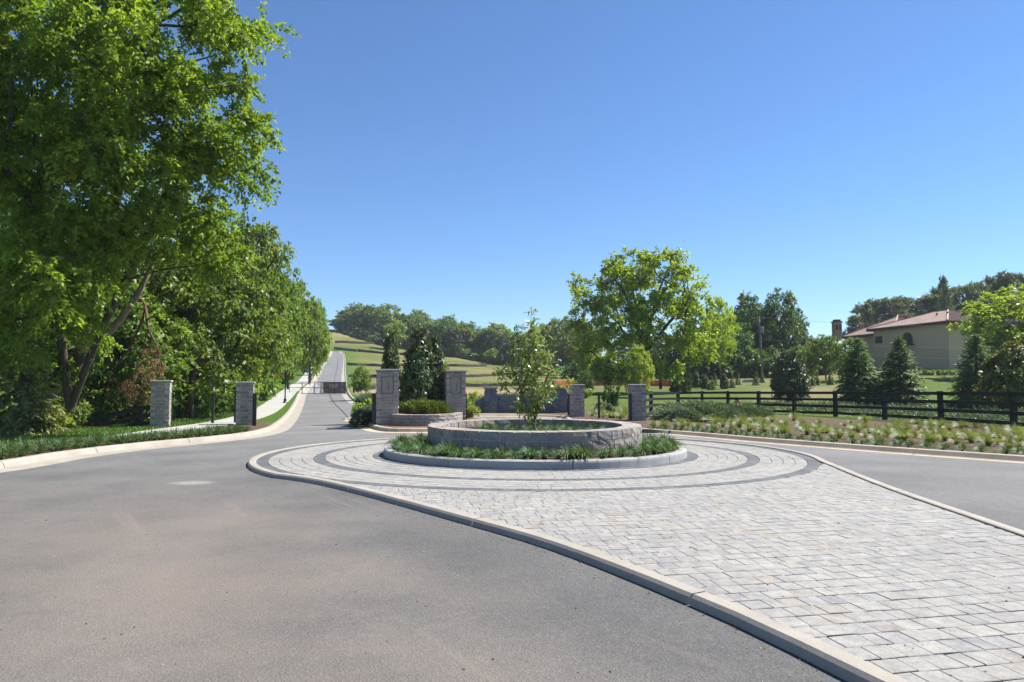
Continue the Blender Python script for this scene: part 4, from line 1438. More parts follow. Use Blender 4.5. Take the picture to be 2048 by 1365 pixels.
# ---- conifers: 1 m tall kinds scaled
def conifer(seed, n_wh=26, per=11, taper=1.0, rbase=.34, sub=10, ln=.07, wd=.022, droop=.25, bottom=.04, upb=.25, trunk_r=.02):
    rng = np.random.default_rng(seed)
    P = []; D = []; wm = MB()
    wm.tube([(0, 0, 0), (0, 0, .5), (0, 0, .98)], [trunk_r, trunk_r * .6, .003], 6)
    for i in range(n_wh):
        h = bottom + (1 - bottom) * (i / n_wh) ** .92
        Lr = rbase * (1 - (h - bottom) / (1.02 - bottom)) ** taper
        for k in range(per):
            if rng.random() < .08: continue
            a = rng.uniform(0, 6.28); L = Lr * rng.uniform(.65, 1.15) + .012
            dr = np.array((math.cos(a), math.sin(a), upb * (h - .2) * 1.2 - droop * (1 - h)))
            b = np.array((0, 0, h))
            tip = b + dr * L
            for t in np.linspace(.25, 1, max(3, int(sub * L / rbase) + 2)):
                q = b + dr * L * t + np.array((0, 0, -droop * .25 * L * t * t))
                for s in (-1, 1):
                    P.append(q + rng.normal(0, .006, 3))
                    D.append(dr * .9 + s * np.array((-dr[1], dr[0], 0)) * rng.uniform(.5, 1.0) + rng.normal(0, .2, 3) + np.array((0, 0, -.1)))
    for k in range(90):                       # the leader
        h = rng.uniform(.80, .985); a = rng.uniform(0, 6.28)
        P.append(np.array((0, 0, h))); D.append(np.array((math.cos(a) * .7, math.sin(a) * .7, .9)))
    P = np.array(P); D = unit(np.array(D))
    q = len(P)
    Nn = unit(np.array((0, 0, 1.0)) + rng.normal(0, .45, (q, 3)))
    V, F = leaves(P, Nn, D, ln * rng.uniform(.6, 1.3, q) * (.35 + .75 * np.clip(1 - P[:, 2], 0, 1) ** .6), wd * rng.uniform(.7, 1.3, q) * (.5 + .6 * np.clip(1 - P[:, 2], 0, 1)), .05)
    rn = np.clip(rng.random(q) * .7 + .3 * np.linalg.norm(P[:, :2], axis=1) / rbase, 0, 1)
    lm = raw_mesh('crown', V, F, None, rn); lm.materials.append(M['needle'])
    return lm, raw_mesh('trunk', [tuple(v) for v in wm.V], wm.F, M['bark'])
SPR = [conifer(41, 32, 15, .78, .40, 12, .085, .028, .3), conifer(42, 30, 15, .95, .43, 12, .085, .028, .3)]
SMALLC = conifer(43, 18, 12, .9, .30, 8, .1, .04)

def con_px(name, label, cat, meshes, mat, px, d, top, wpx, nomw=.72, group=None, base_row=None):
    p = at(px, top, d)
    z0 = zt1(p.x, d) - .03
    h = p.z - z0; w = wpx * d / FPX
    return place_tree(name, label, cat, meshes, mat, (p.x, d, z0), (w / nomw, w / nomw, h), random.uniform(0, 6), group)
con_px('spruce_tree', 'dense dark spruce just behind the fence, left of the house wall', 'tree', SPR[0], M['needle'], 1716, 46, 676, 92)
con_px('spruce_tree', 'dark spruce with a bare pointed tip in front of the house wall', 'tree', SPR[1], M['needle'], 1797, 45, 674, 100)
con_px('spruce_tree', 'dark spruce in front of the bright tree, right of the lawn', 'tree', SPR[0], M['needle'], 1950, 43, 668, 100)

# magnolias: dense cones of broad leaves (1 m tall, .5 wide nominal)
def magnolia(seed, cone=True, n=180):
    rng = np.random.default_rng(seed)
    if cone:
        ells = [(0, 0, .2, .27, .27, .2), (0, 0, .42, .24, .24, .2), (.02, 0, .62, .18, .18, .17), (0, .01, .8, .12, .12, .15), (0, 0, .93, .05, .05, .07)]
    else:
        ells = [(0, 0, .45, .33, .33, .38), (.04, 0, .3, .36, .34, .26), (0, .02, .7, .22, .22, .24), (-.05, 0, .88, .1, .1, .1)]
    V, F, rn, C = crown(ells, n, .062, 6, 7, .058, .026, rng, shell=.75, droop=-.1, flat=1, up=.45, rndw=.25, nout=1.3, nj=.4)
    lm = raw_mesh('crown', V, F, None, rn); lm.materials.append(M['leaf_mag'])
    wv, wf = wood([[(0, 0, 0), (0, 0, .3), (0, 0, .6), (0, 0, .9)]], C, rng, r_tip=.0012, every=4, rmax=.012, step=.1)
    return lm, raw_mesh('trunk', wv, wf, M['bark'])
MAG = [magnolia(51, True, 260), magnolia(52, True, 300), magnolia(53, False, 240)]
def mag_px(label, k, mat, px, d, top, wpx, name='magnolia_tree', z0=None, nom=.62):
    p = at(px, top, d)
    zz = zt1(p.x, d) if z0 is None else z0
    w = wpx * d / FPX
    return place_tree(name, label, 'tree', MAG[k], mat, (p.x, d, zz - .02), (w / nom, w / nom, p.z - zz), random.uniform(0, 6))
dmag = pc[1] + .7
mag_px('narrow magnolia rising behind the tall pillar at the road end of the planter', 0, M['leaf_mag'], 781, dmag + 1.2, 662, 54)
mag_px('tallest magnolia in the stone planter with bronze leaf undersides', 1, M['leaf_mag'], 840, dmag, 652, 84, z0=zpl + .3)
mag_px('magnolia right of the tallest one, pressed against it in the planter', 1, M['leaf_mag'], 868, dmag + .5, 666, 60, z0=zpl + .3)
mag_px('broad magnolia shrub behind the fence with silvery shining leaves', 2, M['leaf_mag'], 1578, 50, 700, 74, nom=.74)
mag_px('magnolia with golden brown leaves at the right picture edge behind the fence', 2, M['leaf_mag_gold'], 2016, 34, 683, 100, nom=.74)

# yew hedge in the planter
def needle_mound(label, cat, name, loc, dims, n, mat, ln, wd, seed, up=1.0, out=.8, group=None, kindv=None):
    rng = np.random.default_rng(seed)
    u = unit(rng.normal(size=(n, 3))); u[:, 2] = np.abs(u[:, 2])
    lump = 1 + .16 * np.sin(u[:, 0] * 5 + seed) * np.cos(u[:, 1] * 6 + 1) + .1 * np.sin(u[:, 0] * 13 + u[:, 1] * 9)
    r = rng.uniform(.72, 1.0, n) * lump
    P = u * r[:, None] * np.array(dims)
    D = unit(u * np.array((1, 1, .4)) * out + np.array((0, 0, up)) + rng.normal(0, .45, (n, 3)))
    Nn = unit(rng.normal(size=(n, 3)) + u)
    V, F = leaves(P, Nn, D, ln * rng.uniform(.5, 1.3, n), wd * rng.uniform(.7, 1.3, n), .05)
    rn = np.clip(rng.random(n) * .75 + .25 * u[:, 2], 0, 1)
    t = thing(name, label, cat, loc, 0, group)
    me = raw_mesh('foliage', V, F, mat, rn)
    link('foliage', me, t)
    return t
needle_mound('bright green clipped yew hedge in front of the magnolias in the planter', 'hedge', 'yew_hedge', (at(846, 820, pc[1] - .75).x, pc[1] - .75, zpl + .36), (1.18, .55, .62), 9000, M['needle_yew'], .13, .022, 61, 1.1, .6)
# junipers
def jun(px, d, wpx, h, label, dep=None, seed=1, n=7000, mat='needle_blue'):
    p = at(px, 800, d)
    w = wpx * d / FPX / 2
    return needle_mound(label, 'shrub', 'juniper_shrub', (p.x, d, zt1(p.x, d) - .03), (w, dep or w * .7, h), n, M[mat], .2, .035, seed, .45, 1.0)
jun(1395, 31.5, 165, .78, 'wide low blue-green juniper in front of the fence, right of the fence-end pillar', 1.9, 71, 13000)
jun(1480, 36, 110, .6, 'smaller blue-green juniper beside the fence, right of the wide one', 1.6, 72, 6000)
jun(729, 29.5, 44, .5, 'blue-green juniper spilling over the kerb left of the tall planter pillar', 1.2, 73, 6000)
jun(740, 33, 36, .6, 'blue-green juniper mound behind the one that spills over the kerb', 1.2, 74, 4000)
shrub(738, 0, 35.5, 40, 44, M['leaf_lime'], 'bright yellow-green shrub left of the tall planter pillar', 1)
shrub(939, 0, 34, 42, 34, M['leaf_lime'], 'yellow-green shrub right of the right-hand planter pillar', 0)
jun(735, 52, 42, .6, 'low juniper under the young tree beside the mesh gate', 1.2, 75, 3500)
# juniper ground cover behind the fence: one mass
rngj = np.random.default_rng(77)
nj = 26000
jx = rngj.uniform(.36, .80, nj); jy = 26 + 20 * rngj.random(nj)
X = jx * jy * 1.0; Y = jy
# keep only behind the fence line
fx = np.array([at(p, 784, d)[0] for p, d, _ in fp]); fy = np.array([d for _, d, _ in fp])
o_ = np.argsort(fx / fy)
fence_d = np.interp(X / Y, (fx / fy)[o_], fy[o_])
clump = np.sin(X * 1.3 + 1) * np.cos(Y * .9 + X * .3)
ok = (Y > fence_d + .5) & (Y < fence_d + 9) & (clump > -.35)
X, Y, clump = X[ok], Y[ok], clump[ok]
nj = len(X)
Z = zt(X, Y) + .05 + .38 * np.clip(clump + .35, 0, 1) ** .6 * rngj.random(nj)
D = unit(rngj.normal(0, .8, (nj, 3)) + np.array((0, 0, .6)))
V, F = leaves(np.column_stack([X, Y, Z]), unit(rngj.normal(size=(nj, 3))), D, .3 * rngj.uniform(.5, 1.3, nj), .05, .05)
gcov = mk('juniper_ground_cover', V, F, M['needle_blue'], rnd=rngj.random(nj))
kind(tag(gcov, 'low blue-green juniper ground cover spreading behind the board fence', 'ground cover'), 'stuff')

# ---- liriope and grass clumps
def clump_mesh(name, seed, nb, h, spread, w, mat, segs=4, arch=1.0):
    rng = np.random.default_rng(seed)
    V = []; F = []; rn = []
    for b in range(nb):
        a = rng.uniform(0, 6.28); L = h * rng.uniform(.65, 1.15); out = spread * rng.uniform(.15, 1.1)
        d = np.array((math.cos(a), math.sin(a))); s = np.array((-d[1], d[0]))
        b0 = d * rng.uniform(0, .05)
        r = rng.random(); o = len(V)
        for i in range(segs + 1):
            t = i / segs
            xy = b0 + d * out * t ** 1.3
            z = L * (t - arch * .55 * t ** 2.6 * (out / spread))
            ww = w * (1 - t) ** .6 * .5 + .001
            V.append((*(xy + s * ww), z)); V.append((*(xy - s * ww), z + .004))
        for i in range(segs):
            F.append((o + 2 * i, o + 2 * i + 1, o + 2 * i + 3, o + 2 * i + 2)); rn.append(r)
    return np.array(V), np.array(F), rn
LIR = []
for i in range(5):
    V, F, rn = clump_mesh('liriope', 80 + i, 130, .36, .38, .020, None, 6, 1.55)
    LIR.append(raw_mesh('liriope_clump', V, F, M['liriope'], rn))
TUF = []
for i in range(4):
    V, F, rn = clump_mesh('tuft', 90 + i, 150, .42, .34, .011, None, 4, 1.1)
    TUF.append(raw_mesh('grass_tuft', V, F, M['tuft'], rn))
def plant(meshes, name, x, y, z, s, label, cat, group):
    o = link(name, random.choice(meshes), None, (x, y, z), (random.uniform(-.1, .1), random.uniform(-.1, .1), random.uniform(0, 6.28)), (s, s, s * random.uniform(.85, 1.15)))
    return tag(o, label, cat, group)
for rr, n in ((3.2, 54), (2.86, 50)):
    for k in range(n):
        a = 2 * PI * (k + random.uniform(-.25, .25)) / n + (.07 if rr < 3 else 0)
        r = rr + random.uniform(-.1, .1)
        x, y = CX + r * math.cos(a), CY + r * math.sin(a)
        plant(LIR, 'liriope_clump', x, y, zb1(x, y) + .2, random.uniform(.6, 1.02), 'dark green liriope clump in the bed between the round stone planter and its concrete kerb', 'plant', 'liriope clumps around the round planter')
for rr, n in ((1.75, 26), (1.3, 20), (.8, 12)):
    for k in range(n):
        a = 2 * PI * (k + random.uniform(-.3, .3)) / n
        r = rr + random.uniform(-.12, .12)
        x, y = CX + r * math.cos(a), CY + r * math.sin(a)
        plant(LIR, 'liriope_clump', x, y, zr + .26, random.uniform(.55, .9), 'dark green liriope clump inside the round stone planter, under the young tree', 'plant', 'liriope clumps inside the round planter')
# right-hand row along the kerb, then wispy tufts behind
rn_ = offset_normals(RK_S, False)
s = np.concatenate([[0], np.cumsum(np.linalg.norm(np.diff(RK_S, axis=0), axis=1))])
def along(sd, off):
    p = np.array([np.interp(sd, s, RK_S[:, 0]), np.interp(sd, s, RK_S[:, 1])]); q = np.array([np.interp(sd, s, rn_[:, 0]), np.interp(sd, s, rn_[:, 1])])
    return p + q * off
side_r = 1 if along(4, 2)[1] > along(4, -2)[1] else -1
sd = .3
while sd < 17:
    for off in (.55, 1.0):
        p = along(sd + random.uniform(-.1, .1) + (off > .8) * .22, side_r * (off + random.uniform(-.06, .06)))
        if p[1] > 9: plant(LIR, 'liriope_clump', p[0], p[1], zt1(*p) - .01, random.uniform(.5, .74), 'small liriope clump in the row along the right-hand kerb', 'plant', 'liriope clumps along the right-hand kerb')
    sd += .40
for off in (2.1, 2.9, 3.8, 4.8, 5.9, 7.0, 8.3, 9.8, 11.4):
    sd = .4 + random.random() * .5
    while sd < 16:
        p = along(sd + random.uniform(-.3, .3), side_r * (off + random.uniform(-.4, .4)))
        sd += random.uniform(.42, .85) * (1 if off < 6 else 1.5)
        if off > 6 and p[1] > np.interp(p[0] / p[1], (fx / fy)[o_], fy[o_]) - .6: continue
        if p[1] < 9 or (p[0] / p[1] < .33 and off > 2.5 and p[0] / p[1] > .2): continue
        plant(TUF, 'grass_tuft', p[0], p[1], zt1(*p) - .01, random.uniform(.55, 1.05), 'wispy light green grass tuft in the mulch bed in front of the right fence', 'plant', 'wispy grass tufts in front of the right fence')
for k in range(46):
    px = random.uniform(1180, 1256) if k < 20 else random.uniform(1300, 1520)
    py = random.uniform(818, 840) if k < 20 else random.uniform(838, 858)
    p = G(px, py, .14)
    if inside(OUT_T, *p) or seg_dist(p[0], p[1], OUT_T) < .5: continue
    plant(TUF, 'grass_tuft', p[0], p[1], zt1(*p) - .01, random.uniform(.7, 1.2), 'wispy light green grass tuft in the mulch bed in front of the right fence' if k >= 20 else 'grass tuft in the mulch between the two right pillars', 'plant', 'wispy grass tufts in front of the right fence' if k >= 20 else 'grass tufts between the two right pillars')
# left border: one dense strip nobody could count
VV, FF, RR = [], [], []; c0 = 0
ln_ = offset_normals(LEFT_S, False)
sL = np.concatenate([[0], np.cumsum(np.linalg.norm(np.diff(LEFT_S, axis=0), axis=1))])
small = [clump_mesh('s', 100 + i, 52, .34, .32, .020, None, 5, 1.5) for i in range(4)]
sd = 14.0
while sd < 36.5:
    for off in (.4, .72, 1.05, 1.4):
        oo = off + random.uniform(-.1, .1); s2 = sd + random.uniform(-.15, .15)
        p = np.array([np.interp(s2, sL, LEFT_S[:, 0]), np.interp(s2, sL, LEFT_S[:, 1])]); q = np.array([np.interp(s2, sL, ln_[:, 0]), np.interp(s2, sL, ln_[:, 1])])
        p = p + q * oo
        if p[1] > 27.6 or p[1] < 11: continue
        V, F, rn = random.choice(small)
        a = random.uniform(0, 6.28); sc = random.uniform(.8, 1.15)
        W = np.column_stack([V[:, 0] * math.cos(a) - V[:, 1] * math.sin(a), V[:, 0] * math.sin(a) + V[:, 1] * math.cos(a), V[:, 2]]) * sc + np.array((p[0], p[1], zt1(*p) - .01))
        VV.append(W); FF.append(F + c0); RR += rn; c0 += len(V)
    sd += .30
o = mk('liriope_border', np.concatenate(VV), np.concatenate(FF), M['liriope'], rnd=RR)
kind(tag(o, 'dense strip of dark liriope behind the pale left-hand kerb', 'border plants'), 'stuff')
# lawn blades near the left gate and road verge, meadow grass near the right field edge
def lawn(name, label, xs, ys, h, w, mat, seed):
    rng = np.random.default_rng(seed)
    n = len(xs)
    P = np.column_stack([xs, ys, zt(xs, ys) - .005])
    D = unit(rng.normal(0, .35, (n, 3)) + np.array((0, 0, 1)))
    V, F = leaves(P, unit(rng.normal(size=(n, 3)) + np.array((0, -1, 0))), D, h * rng.uniform(.5, 1.3, n), w, .05)
    o = mk(name, V, F, mat, rnd=rng.random(n))
    return kind(tag(o, label, 'grass'), 'stuff')
rg = np.random.default_rng(120)
X = rg.uniform(-20, -8, 60000); Y = rg.uniform(14, 46, 60000)
ok = ~inside(OUTLINE, X, Y) & (seg_dist(X, Y, LEFT_S) > 1.2) & (seg_dist(X, Y, PATH) > .95) & (seg_dist(X, Y, LEFT_S) < 8)
X, Y = X[ok], Y[ok]
ok = ~((seg_dist(X, Y, LEFT_S) < 1.7) & (Y < 28))
lawn('lawn_grass', 'short lawn grass around the left gate pillars and footpath', X[ok], Y[ok], .09, .03, M['grass'], 121)
SC['t'] = 0

# ---- young bay-like tree in the round planter
rngy = np.random.default_rng(130)
dY = CY
def yrel(px, py, dd=0):
    p = at(px, py, dY + dd); return (p.x - CX, p.y - CY, p.z - (zr + .24))
ye = []
for (px, py, w, h) in [(1065, 640, 26, 24), (1050, 668, 32, 30), (1072, 700, 48, 34), (1040, 735, 46, 30), (1095, 725, 42, 30), (1062, 760, 58, 34), (1022, 760, 30, 26), (1105, 762, 30, 22), (1050, 800, 44, 24), (1085, 795, 38, 24), (1052, 825, 28, 16)]:
    x, yy, z = yrel(px, py)
    ye.append((x, 0, z, w * dY / FPX, w * dY / FPX * .9, h * dY / FPX))
V, F, rn, C = crown(ye, 108, .2, 5, 5, .135, .048, rngy, shell=.2, droop=.35, up=.5, rndw=.3)
ylm = raw_mesh('crown', V, F, M['leaf_bay'], rn)
wv, wf = wood([[(0, 0, 0), (.01, 0, .5), (-.02, 0, 1.0), yrel(1060, 720), yrel(1062, 660), yrel(1062, 630)], [(0, 0, 0), (.02, 0, .25), yrel(1045, 790), yrel(1030, 750)], [(0, 0, 0), (.0, .02, .3), yrel(1085, 780), yrel(1100, 740)]], C, rngy, r_tip=.006, every=1, rmax=.045, step=.3, n=6, expo=2.4)
place_tree('young_tree', 'slender young tree with loose pale leaves growing in the round stone planter', 'tree', (ylm, raw_mesh('trunk', wv, wf, M['bark_pale'], smooth=True)), M['leaf_bay'], (CX, CY, zr + .24))

# ------------------------------------------------------------------ middle distance trees
def rel2(B, z0):
    return lambda px, py, d: tuple(np.array(at(px, py, d)) - np.array((B[0], B[1], z0)))
OB = (at(1292, 780, 70).x, 70.0); oz = zt1(*OB) - .1
r2 = rel2(OB, oz)
oe = []
for (px, py, w, h, dd) in [(1290, 560, 88, 60, 0), (1200, 585, 60, 48, 1), (1365, 580, 58, 50, -1), (1185, 650, 45, 42, 0), (1240, 640, 70, 50, -2), (1330, 640, 80, 50, -2), (1395, 640, 42, 40, 1), (1205, 710, 55, 36, 2), (1260, 535, 48, 32, 1), (1330, 530, 45, 28, -1), (1375, 690, 50, 30, -1), (1170, 735, 26, 24, 0), (1330, 735, 30, 24, -2), (1235, 745, 40, 20, 1), (1290, 600, 70, 60, 3)]:
    x, yy, z = r2(px, py, 70 + dd)
    oe.append((x, yy, z, w * 70 / FPX, 2.6, h * 70 / FPX))
rngo = np.random.default_rng(140)
V, F, rn, C = crown(oe, 370, 1.0, 9, 14, .30, .17, rngo, shell=.5, droop=.3, up=.5, rndw=.45)
ol = raw_mesh('crown', V, F, M['leaf_oak'], rn)
otr = [[(0, 0, 0), r2(1290, 730, 70), r2(1293, 690, 70), r2(1300, 640, 70), r2(1315, 590, 70), r2(1335, 540, 70)],
       [(0, 0, 0), r2(1290, 725, 70.2), r2(1280, 670, 70.4), r2(1265, 620, 70), r2(1240, 570, 70)],
       [(0, 0, 0), r2(1292, 705, 70), r2(1330, 655, 69), r2(1370, 610, 69)],
       [r2(1321, 778, 70.5), r2(1322, 735, 70.5), r2(1330, 700, 70), r2(1355, 660, 70)]]
wv, wf = wood(otr, C, rngo, r_tip=.035, n=7, every=2, expo=2.1, rmax=.42)
place_tree('spreading_tree', 'large spreading bright yellow-green tree in the middle of the right-hand field', 'tree', (ol, raw_mesh('trunk', wv, wf, M['bark'], smooth=True)), M['leaf_oak'], (*OB, oz))

def mid(label, k, mat, px, d, top, w, name='leafy_tree', group=None):
    return tree_px(name, label, 'tree', GEN[k], M[mat], px, d, top, w, group=group)
mid('small bright green tree in front of the spreading tree trunk', 1, 'leaf_oak', 1277, 60, 690, 62, 'young_tree')
mid('yellow-green tree peeping out to the right of the spreading tree', 0, 'leaf_oak', 1438, 92, 598, 66)
mid('tall dark tree with a flat top, left of the utility pole', 1, 'leaf_dark', 1492, 112, 585, 82)
mid('tall dark tree right of the utility pole', 0, 'leaf_dark', 1560, 112, 583, 84)
for px_, top_, w_, lab_ in ((1515, 600, 84, 'dark tree filling the gap behind the utility pole'), (1478, 612, 80, 'dark tree behind the flat-topped tree in the field-edge wood'), (1578, 612, 76, 'dark tree behind the one right of the utility pole'), (1626, 672, 70, 'low dark tree at the end of the field-edge wood, toward the house'), (1430, 650, 80, 'dark tree behind the yellow-green tree beside the spreading tree')):
    mid(lab_, 2, 'leaf_dark', px_, 120, top_, w_)
mid('lower dark tree in the field-edge wood, left of the utility pole', 2, 'leaf_dark', 1455, 106, 640, 90)
mid('lower green tree at the right end of the field-edge wood', 2, 'leaf_dark', 1600, 118, 665, 80)
mid('dark tree behind the spreading tree, on its right side', 2, 'leaf_dark', 1400, 112, 650, 90)
mid('dark tree low behind the spreading tree trunk', 2, 'leaf_dark', 1340, 118, 668, 90)
mid('dark tree behind the spreading tree, on its left side', 0, 'leaf_dark', 1270, 125, 665, 90)
mid('green tree left of the spreading tree at the field corner', 2, 'leaf_hill', 1185, 135, 640, 80)
mid('green tree with rounded crown behind the top of the young planter tree', 0, 'leaf_hill', 1125, 145, 636, 80)
mid('round-headed grey-green tree left of the house', 0, 'leaf_shrub', 1650, 84, 672, 70)
mid('grey-green tree in front of the house left wing', 1, 'leaf_shrub', 1697, 80, 676, 74)
mid('small pale tree left of the round-headed one by the house', 2, 'leaf_shrub', 1612, 88, 690, 50)
mid('big bright yellow-green tree at the right edge beside the house', 0, 'leaf_oak', 2032, 74, 580, 205)
mid('dark tree low at the right edge behind the golden magnolia', 2, 'leaf_dark', 2075, 72, 640, 150)
mid('young tree beside the mesh gate, left of the tall planter pillar', 0, 'leaf_wood', 722, 56, 733, 36, 'young_tree')
mid('thin lime tree peeping over the right-hand planter pillar', 2, 'leaf_lime', 890, 58, 718, 22, 'young_tree')
mid('dark rounded young tree above the pillar beside the slate wall', 0, 'leaf_dark', 1170, 62, 742, 34, 'young_tree')
mid('tiny round-headed tree in front of the orange mesh fence', 1, 'leaf_wood', 1217, 72, 737, 20, 'young_tree')
# undergrowth along the field-edge wood
for i, px in enumerate(range(1170, 1660, 30)):
    d = 104 if px > 1400 else 116
    shrub(px + random.uniform(-8, 8), 740, d, random.uniform(48, 66), random.uniform(64, 84), M['leaf_dark'], 'dark bush at the foot of the field-edge wood, %s from the left' % nth(i), i, 'shrub', 'shrub', 'dark bushes at the foot of the field-edge wood')

# ---- hill wood
GH = 'trees of the wood along the hill crest'
hill_line = [(672, 248, 628, 26, 0), (690, 246, 617, 34, 1), (712, 240, 606, 40, 0), (738, 236, 604, 44, 1), (764, 232, 606, 40, 0), (790, 226, 618, 40, 2), (815, 222, 617, 44, 1), (842, 216, 622, 44, 0), (868, 212, 629, 44, 1), (893, 210, 631, 42, 0), (918, 206, 638, 44, 1), (943, 205, 640, 42, 0), (968, 203, 646, 46, 2), (992, 200, 650, 44, 1), (1018, 196, 655, 44, 0), (1042, 190, 654, 46, 1), (1068, 182, 648, 50, 2), (1098, 172, 642, 54, 0), (1150, 160, 640, 60, 1)]
for i, (px, d, top, w, k) in enumerate(hill_line):
    for row_, (dd, dt) in enumerate(((0, random.uniform(2, 14)), (14, random.uniform(2, 14)))):
        tree_px('hill_tree', ('leafy tree on the hill crest, %s from the left in its front row' if row_ == 0 else 'leafy tree on the hill crest, %s from the left in the row behind') % nth(i), 'tree', HILL[2 if row_ else k], M['leaf_hill' if (i + row_) % 3 else 'leaf_dark'], px + row_ * 12 + random.uniform(-4, 4), d + dd, top + dt, w * (1.6 if row_ else 1.25), group=GH)
tree_px('hill_tree', 'round light green tree standing forward of the hill wood, above the magnolias', 'tree', HILL[0], M['leaf_lime'], 792, 206, 640, 46)
tree_px('hill_tree', 'small yellow-green tree at the lower edge of the hill wood', 'tree', HILL[2], M['leaf_lime'], 985, 188, 698, 36)
for i in range(22):
    px = 684 + i * 21 + random.uniform(-6, 6)
    d = float(np.interp(px, [660, 800, 900, 1000, 1150], [245, 216, 203, 192, 166]))
    shrub(px, 700, d, random.uniform(22, 34), random.uniform(30, 40), M['leaf_hill'], 'bush at the lower edge of the hill wood, %s from the left' % nth(i), i, 'shrub', 'shrub', 'bushes at the lower edge of the hill wood')
# bare tree
bt = at(921, 722, 200)
rb2 = np.random.default_rng(150)
Cb = np.column_stack([rb2.normal(0, 1.5, 26), rb2.normal(0, 1.5, 26), rb2.uniform(4.5, 9.5, 26)])
wv, wf = wood([[(0, 0, 0), (0, 0, 3), (.1, 0, 6), (0, 0, 9)]], Cb, rb2, r_tip=.05, rmax=.22, step=1.5)
tb_ = thing('bare_tree', 'leafless grey tree at the front of the hill wood', 'tree', (bt.x, 200, zt1(bt.x, 200)))
link('trunk', raw_mesh('trunk', wv, wf, M['bark_pale']), tb_)

# ---- pines behind the house
def pine(seed):
    rng = np.random.default_rng(seed)
    C = []
    for h in np.linspace(.5, .99, 14):
        for k in range(3):
            a = rng.uniform(0, 6.28); r = .17 * (1.1 - h) ** .5 * rng.uniform(.3, 1.3)
            C.append((r * math.cos(a), r * math.sin(a), h + rng.uniform(-.02, .02)))
    ells = [(c[0], c[1], c[2], .055, .055, .022) for c in C]
    V, F, rn, CC = crown(ells, 84, .033, 6, 8, .05, .011, rng, shell=.3, droop=-.15, up=.5, rndw=.4)
    lm = raw_mesh('crown', V, F, None, rn); lm.materials.append(M['needle_pine'])
    wv, wf = wood([[(0, 0, 0), (.004, 0, .3), (-.004, 0, .6), (0, 0, .97)]], np.array(C), rng, r_tip=.002, rmax=.011, step=.06)
    return lm, raw_mesh('trunk', wv, wf, M['bark'])
PINE = [pine(160), pine(161)]
GP = 'pine trees behind the house'
for i, (px, top, w) in enumerate([(1708, 636, 46), (1728, 612, 52), (1752, 604, 56), (1780, 600, 58), (1806, 599, 56), (1832, 602, 58), (1858, 596, 56), (1878, 582, 54), (1905, 580, 58), (1932, 574, 60), (1960, 572, 60), (1988, 560, 60), (2012, 552, 60), (2040, 556, 64), (2070, 555, 60)]):
    tree_px('pine_tree', 'dark pine in the row behind the house, %s from the left' % nth(i), 'tree', PINE[i % 2], M['needle_pine'], px, 150 + (i % 3) * 5, top, w * 1.25, (.40, 1.0), group=GP)
tree_px('pine_tree', 'lone pine rising above the house roof with a thin crown', 'tree', PINE[1], M['needle_pine'], 1887, 140, 559, 30, (.40, 1.0))

# ---- young conifers planted across the field
GC = 'young conifers planted in rows beyond the fence'
for (px, base, hpx, wpx, m) in [(1351, 785, 30, 20, 'leaf_mag'), (1392, 776, 36, 14, 'leaf_mag'), (1409, 778, 30, 16, 'leaf_mag'), (1423, 780, 28, 17, 'needle'), (1430, 772, 26, 14, 'needle'), (1449, 778, 32, 15, 'leaf_mag'), (1465, 776, 26, 14, 'needle'), (1476, 770, 24, 13, 'needle'),
                                (1512, 771, 30, 14, 'needle'), (1524, 766, 22, 12, 'needle'), (1617, 748, 20, 10, 'needle'), (1629, 752, 24, 11, 'needle'), (1640, 750, 20, 10, 'needle'), (1652, 750, 20, 11, 'needle'), (1662, 770, 30, 14, 'needle'), (1634, 771, 28, 14, 'needle'), (1626, 772, 22, 12, 'needle'), (1680, 750, 20, 11, 'needle')]:
    x, y = G(px, base, .12)
    z0 = zt1(x, y) - .02
    if m == 'leaf_mag':
        place_tree('young_magnolia', 'small bronze-leaved magnolia planted in the field beyond the fence', 'tree', MAG[0], M['leaf_mag'], (x, y, z0), (wpx * y / FPX / .5, wpx * y / FPX / .5, hpx * y / FPX), random.uniform(0, 6), 'young magnolias planted beyond the fence')
    else:
        place_tree('young_conifer', 'small dark conifer planted in the field beyond the fence', 'tree', SMALLC, M['needle'], (x, y, z0), (wpx * y / FPX / .55, wpx * y / FPX / .55, hpx * y / FPX), random.uniform(0, 6), GC)
shrub(1375, 786, None, 42, 26, M['leaf_lime'], 'upright lime green shrub among the young magnolias beyond the fence', 1)
shrub(1231, 814, None, 46, 22, M['leaf_dark'], 'dark upright shrub between the two right pillars, the right-hand one of two', 1)
shrub(1216, 810, None, 42, 20, M['leaf_dark'], 'dark upright shrub between the two right pillars, the left-hand one of two', 0)
shrub(1205, 826, None, 22, 40, M['needle_blue'], 'low blue-green shrub behind the lone right-hand post', 2)
shrub(1160, 800, 60, 24, 60, M['leaf_shrub'], 'low green shrubs behind the slate wall, right end', 1)
shrub(955, 795, 50, 26, 40, M['leaf_lime'], 'yellow-green shrub behind the slate wall, left end', 0)
GH2 = 'clipped round bushes on the house lawn'
for px in (1842, 1853, 1864, 1877, 1890, 1903):
    x, y = G(px, 751, .12)
    place_tree('round_bush', 'small clipped bright green bush in the row on the house lawn', 'shrub', SHR[px % 3], M['leaf_shrub'], (x, y, zt1(x, y) - .05), (13 * y / FPX / 1.2, 13 * y / FPX / 1.2, 13 * y / FPX), random.uniform(0, 6), GH2)

